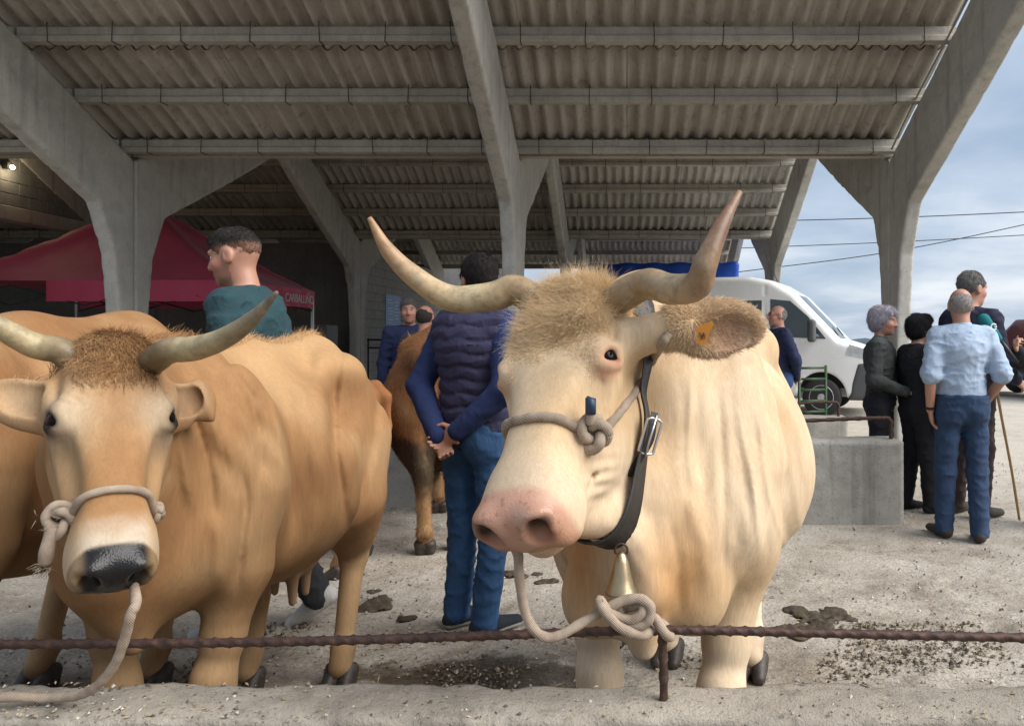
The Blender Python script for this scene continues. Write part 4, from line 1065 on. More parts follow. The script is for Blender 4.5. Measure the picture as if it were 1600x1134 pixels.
# bell
bt_ = cring(pb)[0]; bt_ = bt_+np.array([0, -.012, -.028]); bell = empty('cow_bell', tuple(bt_)); tag(bell, 'small conical brass bell hanging from the cream cow collar', 'bell')
def bprof():
    o = [(.004, 0), (.010, -.006), (.016, -.022), (.022, -.050), (.028, -.072), (.034, -.086), (.0355, -.090)]
    return o+[(r-.003, z) for r, z in o[::-1] if r > .006]
mb = MB(); mb.lathe(bprof(), 28); mb.build('bell_body', M_BRASS, bell, True)
mb = MB(); mb.tube([(0, 0, -.03), (.001, 0, -.09)], .0018, 6); mb.lathe([(.001, -.103), (.006, -.101), (.008, -.095), (.006, -.089), (.001, -.087)], 12); mb.build('clapper', M_RUST, bell, True)
mb = MB(); mb.tube([(.014*math.cos(a), 0, .004+.014*math.sin(a)) for a in np.linspace(-.6, math.pi+.6, 12)], .0026, 7); mb.build('bell_loop', M_RUST, bell, True)
# rope halter: noseband, knot, cheek piece, tail down to the rail
halter = empty('rope_halter', tuple(P(915, 690, 1.6))); tag(halter, 'tan braided rope halter knotted on the cream cow cheek and tied to the rail', 'rope')
ho = np.array(halter.location)
ctr = HH.p(.20, 0, -.09)
kp = march(sd, P(918, 690, 1.60)+np.array([0, .12, 0]), -P(918, 690, 1.0)+np.array([0, 0, 1.4]), .3)
ak = HH.local(kp[None])[0]; print('KNOT', ak, 'collar bottom', cring(pb)[0])
nb = []
for ang in np.linspace(math.atan2(ak[2]+.09, ak[1]), math.pi*1.38, 22):
    u_ = (ang-math.atan2(ak[2]+.09, ak[1]))/math.pi; aa = ak[0]+.012*math.sin(u_*math.pi)
    d = math.cos(ang)*HH.l+math.sin(ang)*HH.n; nb.append(march(sd, HH.p(aa, 0, -.09), d, .2)+d*.007)
rope('noseband', nb, .0105, M_ROPE, halter, ho)
ck = []
for px, py in ((925, 688), (950, 665), (975, 635), (1000, 600), (1020, 562), (1034, 538), (1046, 520)):
    tgt = P(px, py, 1.65); d = Vn(tgt-np.array([0, 0, 1.4])); q = march(sd, tgt+d*.3, -d, .6); ck.append(q-d*.006)
rope('cheek_rope', ck, .0105, M_ROPE, halter, ho)
kc = nb[0]-Vn(nb[0]-np.array([0, 0, 1.4]))*.012
rt, up_, tw_ = np.array([1, 0, 0.]), np.array([0, 0, 1.]), np.array([0, -1, 0.])
kn = [kc+.0215*(math.cos(2*t_)*(1+.38*math.cos(3*t_))*rt+1.15*math.sin(2*t_)*(1+.38*math.cos(3*t_))*up_)+.013*math.sin(3*t_)*tw_ for t_ in np.linspace(0, 2*math.pi, 40)]
rope('knot', kn, .0115, M_ROPE, halter, ho, 120)
tp_ = kc+np.array([-.006, -.012, .020])
rope('rope_end', [tp_, tp_+np.array([.0, -.004, .026])], .0105, M_ROPE, halter, ho)
mb = MB(); q0 = tp_+np.array([0, -.004, .022])-ho; mb.tube([q0, q0+np.array([0, -.002, .032]), q0+np.array([.001, -.002, .034])], [.0112, .0112, .008], 12); mb.build('rope_whipping', plain('blue_tape', (.012, .03, .07), .5), halter, True)
D_ = 1.60
rope('lead_rope', [HH.p(.20, .02, -.205), P(812, 838, 1.58), P(810, 870, 1.57), P(813, 915, 1.57), P(824, 965, 1.58), P(845, 992, 1.585), P(872, 993, 1.59), P(910, 972, 1.60), P(945, 952, 1.61), P(975, 938, 1.61), P(1000, 935, 1.605), P(1016, 948, 1.60), P(1012, 970, 1.60), P(990, 978, 1.605), P(968, 966, 1.62), P(975, 950, 1.64)], .0105, M_ROPE2, halter, ho)
rope('hitch', [P(975, 950, 1.64), P(1002, 945, 1.615), P(1003, 958, 1.60), P(985, 968, 1.605), P(955, 958, 1.605), P(938, 938, 1.60), P(940, 948, 1.595), P(965, 977, 1.59), P(1000, 992, 1.60), P(1015, 985, 1.63), P(1010, 970, 1.66), P(1022, 965, 1.63), P(1040, 990, 1.615), P(1048, 994, 1.64), P(1042, 980, 1.675), P(1030, 972, 1.665)], .0105, M_ROPE2, halter, ho)
# ---- the brown cow beside it
def simple_head(O, h, l, k): return Head(O, h, l, k)
BB = Body((-1.315, 2.585), 0.5, 1.0)
BH = Head(P(181, 637, 1.66), (.32, -.82, .47), (.77, .02, -.64), .92, .87)
sd = SDF()
fl = [((.40, .135, .40), (.43, .135, .05)), ((.42, -.12, .40), (.45, -.12, .05))]
hl = [((-.60, .185, .50), (-.475, .175, .05)), ((-.58, -.17, .50), (-.44, -.18, .05))]
body_sdf(sd, BB, fl, hl, udder=True, barrel=.94)
nk = lambda a, b, r1, r2, k=.12: sd.cone(a, b, r1, r2, k)
nk(BH.p(-.08, 0, -.16), BB.p(.55, -.01, 1.08), .11, .165); nk(BB.p(.55, -.01, 1.08), BB.p(.34, 0, 1.04), .165, .25)
nk(BH.p(-.15, 0, -.13), BB.p(.36, 0, 1.27), .07, .085); nk(BH.p(.05, 0, -.22), BB.p(.62, 0, .86), .07, .10); nk(BB.p(.62, 0, .86), BB.p(.48, 0, .80), .10, .14)
nk(BB.p(.66, 0, .78), BB.p(.58, .02, .60), .05, .03, .07)
BL = [([(300, 570), (330, 640), (352, 700), (374, 745)], 16, .020), ([(376, 720), (384, 780), (376, 850), (368, 930)], 9, -.016), ([(285, 610), (312, 680), (330, 750), (335, 820)], 8, -.012),
      ([(268, 640), (288, 720), (300, 800)], 9, .012), ([(318, 590), (345, 660), (356, 740)], 6, -.006), ([(350, 555), (392, 620), (408, 700), (405, 790)], 9, -.014), ([(335, 800), (345, 850), (340, 930)], 14, .012),
      ([(532, 545), (520, 620), (522, 700), (534, 780), (545, 830)], 9, -.020), ([(505, 535), (498, 600), (505, 680)], 16, .014), ([(420, 600), (438, 680), (446, 760), (440, 840)], 9, .006), ([(445, 590), (464, 680), (470, 770)], 8, .006), ([(470, 590), (488, 680), (492, 770)], 8, .005),
      ([(592, 600), (584, 690), (560, 790)], 8, -.012), ([(560, 600), (558, 680), (548, 760)], 14, .010)]
head_sdf(sd, BH, (.029, .020))
for s_, c_, ln in ((1, (-.085, .175, -.15), BH.l*.85-BH.h*.55-BH.n*.35), (-1, (-.085, -.185, -.13), -BH.l*.9-BH.h*.50-BH.n*.1)):
    nk(BH.p(-.075, .09*s_, -.10), BH.p(*c_), .042, .034, .05)
    ear(BH.p(*c_), ln, BH.h*.8-BH.n*.3, .90, BH.n*.026)
def rib(X, Y, Z):
    m = np.exp(-(((Y-2.62)/.26)**2+((Z-.95)/.22)**2))*(X > -1.2); f_ = np.exp(-(((Y-2.15)/.18)**2+((Z-1.0)/.25)**2))*(X > -1.3)
    return m*.0018*np.sin((Y+.25*Z)*2*math.pi/.075)+f_*.0035*np.sin((Y*.9+.45*Z+.03*np.sin(Z*11))*2*math.pi/.085)
sd.field(rib); skin_lines(sd, BL, 1.85, 3.6)
org = np.array([-1.315, 2.585, 0])
brc = coat(BB, BH, (.33, .178, .076), (.21, .100, .040), (.46, .30, .155), 9, 'black')
def brown_col(V):
    c = brc(V); h = BH.local(V); b = BB.local(V)
    c = lerp(c, (.30, .19, .13), .75*gauss(b, (-.36, 0, .55), .11)); c = lerp(c, (.33, .22, .17), .8*gauss(b, (-.36, 0, .47), .06))
    c = lerp(c, (.52, .33, .16), .55*sstep(1.16, 1.34, b[:, 2])*(b[:, 0] < .3)); c = lerp(c, (.56, .40, .22), .5*np.exp(-((b[:, 0]+.74)/.12)**2)*sstep(1.2, .8, b[:, 2]))
    pt = gauss(V, P(597, 572, 3.22), .05); c = lerp(c, (.09, .07, .05), .75*np.clip(pt*1.3, 0, 1))
    for s_ in (-1, 1):
        e_ = gauss(h, (-.10, .20*s_, -.12), .04); c = lerp(c, (.50, .38, .25), .55*e_); e_ = gauss(h, (-.085, .185*s_, -.155), .03); c = lerp(c, (.12, .07, .04), .5*e_)
    return c
BROWN, V, Q = cow_object('cow', 'brown cow with dark muzzle and mottled horns, head lowered over the front wall', sd, .006, brown_col, org, 1, brc.wet)
SD_BROWN = sd
eyes(BH, BROWN, org); add_hooves(BB, fl, hl, BROWN, org)
hb = [(.13, .085, .04), (.17, .12, .06), (.42, .33, .18), (.40, .31, .17), (.24, .19, .12), (.05, .042, .034)]
horn([BH.p(-.155, .07, -.08), P(262, 549, 1.74), P(300, 545, 1.72), P(345, 531, 1.68), P(392, 500, 1.63), P(433, 456, 1.60)], [.032, .030, .028, .024, .017, .004], hb, BROWN, org)
horn([BH.p(-.155, -.07, -.08), P(96, 549, 1.72), P(55, 540, 1.70), P(10, 517, 1.66), P(-35, 487, 1.62), P(-72, 440, 1.59)], [.032, .030, .028, .024, .017, .004], hb, BROWN, org)
def bdir(p, n):
    h = BH.local(p); inh = (h[:, 0:1] > -.18) & (np.abs(h[:, 1:2]) < .2) & (h[:, 2:3] > -.26)
    return np.where(inh, BH.h+.4*BH.l*np.sign(h[:, 1:2]), np.array([.1, .55, -.8]))+.12*np.stack([vnoise(p, 9, 1), vnoise(p, 9, 2), vnoise(p, 9, 3)], 1)
def bmask(C, N):
    h = BH.local(C); m = seen(C, N)
    m = m*(1-((h[:, 0] > .350) & (np.abs(h[:, 1]) < .075) & (h[:, 2] > -.145)))
    for s_ in (-1, 1): m = m*(((h-np.array([.004, .13*s_, -.056]))**2).sum(1) > .028**2)
    return m
0 and fur(BROWN, org, V, Q, 200000, brown_col, lambda p: .0068+0*p[:, 0], bdir, bmask, 'fur', .00042, 3, .09, .10, 0, 11, .10)
fur(BROWN, org, V, Q, 7000, lambda p: brown_col(p)*.9, lambda p: .020+0*p[:, 0], lambda p, n: BH.h+.9*vnoise(p, 24, 5)[:, None]*BH.l, lambda C, N: sstep(-.06, -.13, BH.local(C)[:, 0])*(np.abs(BH.local(C)[:, 1]) < .1)*(BH.local(C)[:, 2] > -.12)*(BH.local(C)[:, 0] > -.26), 'poll_hair', .0006, 4, .3, .25, .3, 12)
fur(BROWN, org, V, Q, 2500, lambda p: brown_col(p)*1.1, lambda p: .022+0*p[:, 0], lambda p, n: np.array([.2, .2, 1.0])+0*p, lambda C, N: (np.abs(BB.local(C)[:, 1]) < .04)*(BB.local(C)[:, 2] > 1.3)*1.0, 'back_hair', .0006, 4, .8, .4, .3, 13)
# drool on the lip
# its rope halter
bh_ = empty('rope_halter', tuple(P(110, 800, 1.5))); tag(bh_, 'frayed rope halter round the brown cow muzzle with a slack lead', 'rope'); ho = np.array(bh_.location)
nb = []
for ang in np.linspace(-.35, math.pi+.35, 26):
    d = math.cos(ang)*BH.l+math.sin(ang)*BH.n; aa = .205+.020*(1-math.sin(max(0, min(math.pi, ang))))
    nb.append(march(sd, BH.p(aa, 0, -.09), d, .2)+d*.006)
rope('noseband', nb, .0085, M_ROPE, bh_, ho)
lk, rk = nb[1]+BH.l*.006, nb[-2]-BH.l*.012
rope('knot', [lk+.012*(math.cos(2*t_)*(1+.4*math.cos(3*t_))*np.array([.5, 0, 0])+math.sin(2*t_)*(1+.4*math.cos(3*t_))*up_)+.006*math.sin(3*t_)*tw_ for t_ in np.linspace(0, 2*math.pi, 30)], .0075, M_ROPE, bh_, ho, 80)
rope('knot', [rk+.024*(math.cos(2*t_)*(1+.4*math.cos(3*t_))*rt*.8+math.sin(2*t_)*(1+.4*math.cos(3*t_))*up_)+.012*math.sin(3*t_)*tw_ for t_ in np.linspace(0, 2*math.pi, 40)], .0095, M_ROPE2, bh_, ho, 120)
rope('rope_end', [rk+np.array([-.005, -.01, -.01]), rk+np.array([-.014, -.015, -.045]), rk+np.array([-.024, -.01, -.085])], .0135, M_ROPE2, bh_, ho)
fr = MB(); r_ = np.random.default_rng(4)
for k_ in range(90):
    b0 = rk+(r_.normal(0, .016, 3) if k_ < 55 else np.array([-.024, -.01, -.088])+r_.normal(0, .006, 3)); d = r_.normal(0, 1, 3)+np.array([-.8, -.3, -.3 if k_ < 55 else -1.5]); d = Vn(d)*r_.uniform(.012, .030)
    fr.tube([b0-ho, b0+d*.5+r_.normal(0, .003, 3)-ho, b0+d-ho], [.0009, .0007, .0004], 4)
o = fr.build('frayed_strands', M_ROPE2, bh_, True); o['kind'] = 'stuff'
rope('lead_rope', [BH.p(.24, .03, -.19), P(212, 930, 1.55), P(204, 960, 1.52), P(194, 1000, 1.54), P(178, 1040, 1.56), P(150, 1072, 1.58), P(120, 1086, 1.60), P(70, 1090, 1.62), P(20, 1088, 1.60), P(-60, 1094, 1.60)], .0098, M_ROPE2, bh_, ho)
# tongue-dark lower lip
# ---- others
def plain_cow(label, org2, yaw, k, base, dark, pale, seed, head_to=(.95, 0, 1.0), vox=.012, legs=None, furn=0, dirt=0, tail=True, udder=True, horns=True, furlen=.008):
    B = Body(org2, yaw, k); s = SDF(); fl, hl = legs if legs else (LEGS_F(.03), LEGS_H(.05))
    body_sdf(s, B, fl, hl, udder=udder, tail=tail)
    hp = B.p(*head_to); rtc = lambda v: (v[0], v[2], -v[1])
    H = Head(hp, rtc(B.f*.55+np.array([0, 0, -.83])), rtc(B.L), k)
    s.cone(H.p(-.08, 0, -.16), B.p(.5, 0, 1.06), .12*k, .19*k, .12); s.cone(B.p(.5, 0, 1.06), B.p(.34, 0, 1.04), .19*k, .26*k, .12)
    s.cone(H.p(-.15, 0, -.13), B.p(.36, 0, 1.27), .07*k, .085*k, .12); s.cone(H.p(.05, 0, -.22), B.p(.56, 0, .86), .07*k, .11*k, .12)
    head_sdf(s, H)
    for s_ in (1, -1):
        c_ = H.p(-.06, .185*s_, -.12); s.cone(H.p(-.075, .09*s_, -.10), c_, .042*k, .034*k, .05)
        ln = Vn(H.l*.9*s_-H.h*.2); w = Vn(H.h*.8-H.n*.3-ln*((H.h*.8-H.n*.3)@ln)); M = np.stack([ln, w, np.cross(ln, w)], 1)
        s.ell(c_, np.array([.1, .055, .022])*k, M, .02)
    cf0 = coat(B, H, base, dark, pale, seed, 'black')
    def cf(V):
        c = cf0(V)
        if dirt:
            b = B.local(V); m = sstep(.35, .75, .5+.5*fbm(V, 5, 3, seed+40)+.25*sstep(.95, .5, b[:, 2])); c = lerp(c, (.055, .038, .022), dirt*m*sstep(1.25, .9, b[:, 2])*sstep(.28, .5, b[:, 2]))
        return c
    og = np.array([org2[0], org2[1], 0]); o, V, Q = cow_object('cow', label, s, vox, cf, og)
    eyes(H, o, og); add_hooves(B, fl, hl, o, og)
    if horns:
        for s_ in (1, -1): horn([H.p(-.155, .07*s_, -.08), H.p(-.16, .16*s_, -.05), H.p(-.18, .26*s_, .0), H.p(-.25, .33*s_, .06), H.p(-.33, .36*s_, .09)], [.034*k, .031*k, .026*k, .018*k, .004], hb, o, og)
    if furn: fur(o, og, V, Q, furn, cf, lambda p: furlen+0*p[:, 0], lambda p, n: B.f*-.5+np.array([0, 0, -.9])+0*p, seen, 'fur', .0008, 3, .3, .25, 0, seed, .15)
    return o, B, V, Q, cf, og
TAN = ((.27, .138, .056), (.23, .10, .036), (.48, .31, .155))
plain_cow('brown cow at the edge of the picture, mostly hidden behind the dark muzzled cow', (-2.10, 2.62), 1.0, 1.07, *TAN, 31, (.98, -.05, 1.05), .009,
          ([((.42, .15, .40), (.46, .15, .05)), ((.42, -.15, .40), (.46, -.15, .05))], [((-.56, .20, .50), (-.40, .205, .05)), ((-.54, -.19, .50), (-.40, -.21, .05))]))
o4, B4, V4, Q4, cf4, og4 = plain_cow('muddy brown cow seen from behind beside the man in the quilted vest', (-1.28, 5.62), 186, 1.05, (.24, .105, .040), (.10, .045, .018), (.42, .25, .12), 33, (.98, .10, 1.05), .010,
          (LEGS_F(.02), [((-.74, .085, .50), (-.64, .085, .05)), ((-.72, -.095, .50), (-.56, -.10, .05))]), 60000, .95, furlen=.022)
plain_cow('reddish cow whose feet show beneath the brown cow belly', (-2.20, 4.62), -90, .86, (.30, .125, .045), (.19, .075, .026), (.40, .22, .10), 35, (.95, .05, .80), .014,
          (LEGS_F(.03), [((-.72, .17, .50), (-.60, .20, .05)), ((-.70, -.19, .50), (-.62, -.30, .05))]))
# ------------------------------------------------------------------ people
SKIN = np.array([.46, .25, .165])
def hand(s, w, d, pn, side, k, curl=.5, thumb=1.0):
    """palm, four unequal bent fingers and a thumb from the side of the palm"""
    d = Vn(d); pn = Vn(np.asarray(pn)-d*(np.asarray(pn)@d)); sd_ = np.cross(d, pn)*side
    s.ell(w+d*.048*k, np.array([.052, .040, .017])*k, np.stack([d, sd_, pn], 1), .012*k)
    for i, (L, off) in enumerate(zip((.066, .076, .070, .054), (.029, .010, -.010, -.028))):
        b = w+(d*.088+sd_*off)*k; c1 = curl*.9; c2 = curl*1.7
        m = b+k*L*.5*Vn(d*math.cos(c1)+pn*math.sin(c1)); e = m+k*L*.5*Vn(d*math.cos(c2)+pn*math.sin(c2))
        s.cone(w+(d*.06+sd_*off*.8)*k, b, .0098*k, .0092*k, .006); s.cone(b, m, .0092*k, .0085*k, .003); s.cone(m, e, .0085*k, .0068*k, .003)
    t0 = w+(d*.025+sd_*.030)*k; t1 = t0+k*.042*Vn(d*.75+sd_*.8*thumb+pn*.3); t2 = t1+k*.030*Vn(d*.95+sd_*.25+pn*.4)
    s.cone(t0, t1, .013*k, .0105*k, .01*k); s.cone(t1, t2, .0105*k, .008*k, .004)
class HeadP:
    def __init__(s, c, f, up, k):
        s.c = np.asarray(c, float); s.f = Vn(f); s.u = Vn(np.asarray(up, float)-s.f*(np.asarray(up)@s.f)); s.L = np.cross(s.u, s.f); s.k = k; s.M = np.stack([s.f, s.L, s.u], 1)
    def p(s, x, y, z): return s.c+s.k*(x*s.f+y*s.L+z*s.u)
    def local(s, V): return ((V-s.c)@s.M)/s.k
def human_head(s, H, fem=False):
    E = lambda c, r, kk=.02, m='u': s.ell(H.p(*c), np.array(r)*H.k, H.M, kk*H.k, m)
    C = lambda a, b, r1, r2, kk=.012, m='u': s.cone(H.p(*a), H.p(*b), r1*H.k, r2*H.k, kk*H.k, m)
    E((-.012, 0, .018), (.098, .076, .092)); E((.030, 0, -.045), (.066, .060, .075), .03); E((.042, 0, -.088), (.044, .044, .030), .03)
    C((.082, .040, .022), (.090, .008, .020), .012, .011, .018); C((.082, -.040, .022), (.090, -.008, .020), .012, .011, .018)
    C((.094, 0, .008), (.112, 0, -.036), .0095, .0145, .014); E((.100, .013, -.040), (.012, .009, .009), .008); E((.100, -.013, -.040), (.012, .009, .009), .008)
    E((.086, 0, -.066), (.014, .026, .0075), .008); E((.084, 0, -.078), (.014, .023, .008), .008); E((.074, 0, -.106), (.020, .022, .018), .02)
    for y in (-1, 1):
        E((.060, .042*y, -.032), (.028, .022, .026), .02); E((.104, .033*y, .0), (.016, .020, .012), .010, 's')
        E((-.012, .079*y, -.012), (.024, .010, .034), .012); E((-.004, .092*y, -.008), (.012, .010, .022), .006, 's')
def skin_col(H, tone, stubble=0.0, red=.3):
    tone = np.array(tone)
    def f(V):
        h = H.local(V); c = np.repeat(tone[None], len(V), 0); inh = sstep(-.17, -.13, h[:, 2])
        c = lerp(c, tone*np.array([1.15, .72, .68]), red*inh*(gauss(h, (.10, 0, -.03), .03)+gauss(h, (.07, .05, -.035), .03)+gauss(h, (.07, -.05, -.035), .03)))
        c = lerp(c, tone*np.array([.85, .45, .42]), .8*np.clip(1.4*gauss(h*[1, .55, 1], (.098, 0, -.072), .010), 0, 1)*inh)
        c = lerp(c, (.05, .032, .022), stubble*inh*sstep(-.035, -.07, h[:, 2])*(h[:, 0] > .0)*(gauss(h*[1, .55, 1], (.105, 0, -.072), .010) < .4))
        for y in (-1, 1): c = lerp(c, (.05, .035, .025), .8*np.clip(1.8*gauss(h*[1, .45, 1], (.096, .036*.45*y, .026), .0065), 0, 1))
        return c
    return f
t = NT('person_eye'); M_PEYE = t.done(t.attr(), .15)
def person(label, org, yaw, Hgt, top, bottom, shoe, hair, tone=SKIN, head_yaw=0, head_pitch=0, lean=0.0, arms=None, legs=None, sleeve=1.0, hem=.86, belly=.0, vox=.010,
           skirt=0.0, stubble=0.0, vest=None, hands=True, curls=(.5, .5), fat=1.0, eyes_=True, glasses=False, top_fn=None, topname='shirt', botname='trousers', belt=None, collar=None, watch=False, sole=None, tuck=0.0):
    k = Hgt/1.75; B = Body(org, yaw, k); og = np.array([org[0], org[1], 0.0])
    root = empty('person', tuple(og)); tag(root, label, 'person')
    ln = np.array([lean, 0, 0]); tilt = lambda p: (p[0]+lean*max(0, (p[2]-.92))/.6, p[1], p[2])
    T = lambda p: B.p(*tilt(p))
    fa = fat
    sh = {1: (0, .178*fa, 1.415), -1: (0, -.178*fa, 1.415)}
    arms = arms or {}; legs = legs or {}
    A = {s_: arms.get(s_, ((-.02, .235*s_*fa, 1.13), (.06, .245*s_*fa, .88), (0.15, 0, -1), (0, -s_, 0))) for s_ in (1, -1)}
    Lg = {s_: legs.get(s_, ((.012, .10*s_, .49), (-.02, .105*s_, .085), (1, .12*s_, 0))) for s_ in (1, -1)}
    hf = B.f*math.cos(R(head_yaw))+B.L*math.sin(R(head_yaw)); hf = hf*math.cos(R(head_pitch))-np.array([0, 0, math.sin(R(head_pitch))])
    H = HeadP(T((.025, 0, 1.640))+0*ln, hf, (0, 0, 1), k)
    # the body: one continuous mesh
    s = SDF(); E = lambda c, r, kk=.05, inf=0.0: s.ell(T(c), (np.array(r)+inf)*k, B.M, kk*k)
    human_head(s, H)
    s.cone(T((-.012, 0, 1.44)), H.p(-.02, 0, -.06), .060*k*(.85 if skirt else 1), .054*k*(.9 if skirt else 1), .03*k)
    E((0, 0, 1.28), (.105, .150*fa, .19)); E((0, 0, 1.06), (.10, .135*fa, .16)); E((0, 0, .94), (.105, .150*fa, .11))
    for y in (1, -1):
        s.cone(T((0, .05*y, 1.43)), T(sh[y]), .05*k, .052*k, .05*k)
        el, wr, hd, pn = A[y]
        s.cone(T(sh[y]), T(el), .048*k*fa, .040*k, .02*k); s.cone(T(el), T(wr), .040*k, .027*k, .02*k)
        if hands: hand(s, T(wr), B.M@np.array(hd, float), B.M@np.array(pn, float), y*(-1), k*1.02, curls[0 if y > 0 else 1])
        kn, an, fd = Lg[y]
        s.cone(B.p(0, .085*y, .90), B.p(*kn), .075*k, .052*k, .04*k); s.cone(B.p(*kn), B.p(*an), .05*k, .036*k, .03*k)
    V, Q = s.mesh(vox*.85); cf = skin_col(H, tone, stubble); me = mesh_quads('body', V-og, Q, cf(V)); me.materials.append(M_SKIN); link('body', me, root)
    def cloth(name, s, col, vx=vox, fn=None, amp=.004, sc=9, mat=None):
        def fld(X, Y, Z):
            p = np.stack([X, Y, Z], -1)-og; sh_ = p.shape[:-1]; q = p.reshape(-1, 3)
            w_ = q+.03*np.stack([vnoise(q, 9, 31), vnoise(q, 9, 32), vnoise(q, 9, 33)], -1)
            rd = 1-np.abs(vnoise(w_*[1.0, 1.0, 1.9], sc*1.15, 5)); rd2 = 1-np.abs(vnoise(w_*[1.3, 1.3, .8], sc*2.0, 15))
            am = np.clip((q[:, 2]/k-hem)/.12, .1, 1) if name == topname else 1.0
            return (-am*amp*k*(1.5*rd**5+.8*rd2**5-.30+.4*fbm(q*[1, 1, .55], sc, 2, 6))).reshape(sh_)
        s.field(fld)
        if fn is not None: s.field(fn)
        V, Q = s.mesh(vx, keep=True); c = np.asarray(col(V) if callable(col) else np.repeat(np.array([col]), len(V), 0), float)
        c = c*(1+.10*fbm(V, 14, 2, 3))[:, None]
        me = mesh_quads(name, V-og, Q, np.clip(c, .002, .9)); me.materials.append(mat or M_CLOTH); return link(name, me, root)
    def torso(s, inf, hem, sl, low=True):
        Ei = lambda c, r, kk=.06: s.ell(T(c), (np.array(r)+inf)*k, B.M, kk*k)
        Ei((0, 0, 1.28), (.110, .155*fa, .19)); Ei((.005+belly*.5, 0, 1.08), (.105+belly, .142*fa+belly*.4, .17)); Ei((0, 0, .94), (.110, .155*fa, .12))
        Ei((-.02, 0, 1.33), (.10, .16*fa, .13))
        for y in (1, -1):
            s.cone(T((-.005, .05*y, 1.440)), T((0, .165*y*fa, 1.418)), (.045+inf)*k, (.050+inf)*k, .06*k)
            el, wr, hd, pn = A[y]
            if sl > 0:
                s0 = T(sh[y]); e0 = T(el); w0 = T(wr)
                if sl >= .5:
                    s.cone(s0, e0, (.052*fa+inf)*k, (.044+inf)*k, .035*k); f = min(1, (sl-.5)*2); s.cone(e0, e0+(w0-e0)*f, (.044+inf)*k, (.030+inf*.9)*k, .02*k)
                else:
                    f = sl*2; s.cone(s0, s0+(e0-s0)*f, (.050*fa+inf)*k, (.054+inf)*k, .03*k); d = Vn(e0-s0); s.half(d, float(d@(s0+(e0-s0)*f))) if False else None
        return s
    s = SDF(); torso(s, .016, hem, sleeve); s.half((0, 0, -1), -hem*k)
    s.half(Vn(H.p(0, 0, 0)-T((0, 0, 1.44))), float(Vn(H.p(0, 0, 0)-T((0, 0, 1.44)))@T((.0, 0, 1.50))), .006)
    cloth(topname, s, top, fn=top_fn, amp=.0065 if vest is None else .003)
    if vest is not None:
        s = SDF(); torso(s, .033, .86, 0); s.half((0, 0, -1), -.86*k); s.half((0, 0, 1), 1.515*k)
        for y in (1, -1): s.half(B.L*y, float(B.L@og)*y+.205*k*fa)
        for y in (1, -1): s.ell(T((0, .275*y*fa, 1.36)), np.array([.16, .085, .17])*k, B.M, .01, 's')
        def quilt(X, Y, Z):
            yl = (X-og[0])*B.L[0]+(Y-og[1])*B.L[1]; a_ = np.abs(np.sin(math.pi*(Z/k+.05*np.abs(yl)+.006*np.sin(yl*40))/.062)); 
            return (-.012*np.sqrt(a_)+.008+.0012*np.sin(yl*90+Z*37)*a_)*k
        cloth('vest', s, vest, vox*.7, quilt, .003, 12)
    # trousers / skirt
    s = SDF(); s.ell(B.p(0, 0, .95), np.array([.122+tuck, .168*fa+tuck, .12])*k, B.M, .05); s.ell(T((.0+belly*.3, 0, 1.02)), np.array([.118+belly+tuck, .160*fa+tuck, .10])*k, B.M, .05)
    for y in (1, -1):
        kn, an, fd = Lg[y]; w = 1.0+skirt
        s.ell(B.p(-.05, .075*y, .90), np.array([.085, .085, .10])*k, B.M, .04)
        s.cone(B.p(0, .088*y, .90), B.p(*kn), .094*k*fa, .069*k*w, .04*k); s.cone(B.p(*kn), B.p(an[0], an[1], an[2]-.02), .069*k*w, .060*k*w, .03*k)
    s.half((0, 0, -1), -.045*k if not skirt else -.32*k); s.half((0, 0, 1), (1.05 if not tuck else 1.015)*k)
    cloth(botname, s, bottom, amp=.0060, sc=8)
    if belt is not None:
        s = SDF(); s.ell(T((.0+belly*.4, 0, 1.0)), np.array([.128+belly*.6, .172*fa, .14])*k, B.M, .02); s.half((0, 0, 1), 1.015*k); s.half((0, 0, -1), -.985*k); cloth('belt', s, belt, amp=.0)
    # shoes
    for y in (1, -1):
        kn, an, fd = Lg[y]; d = Vn(B.M@np.array(fd, float)); a = B.p(*an); s = SDF()
        if abs(d[2]) < .05:
            dn = np.array([0, 0, -1.0])
        else:
            dn = Vn(np.array([0, 0, -1.0])-d*(-d[2]))
        zz = .058*k; hb_ = a-d*.035*k+dn*.040*k; te = a+d*.175*k+dn*.052*k; sd_ = np.cross(d, dn)
        s.cone(hb_, a+d*.05*k+dn*.038*k, .041*k, .043*k, .02); s.cone(a+d*.05*k+dn*.040*k, te, .046*k, .033*k, .02, 'u', (dn, .85)); s.cone(a+dn*.0, a+dn*.03*k, .043*k, .046*k, .02)
        pl = a+dn*.083*k; s.half(dn, float(dn@pl)); s.half(-dn, float(-dn@(a-dn*.012*k)))
        V, Q = s.mesh(.007); lv = (V-pl)@(-dn); c = np.repeat(np.array([shoe]), len(V), 0).astype(float)
        if sole is not None: c[lv < .026*k] = sole
        me = mesh_quads('shoe', V-og, Q, c); me.materials.append(M_CLOTH if sole is None else M_CLOTH); link('shoe', me, root)
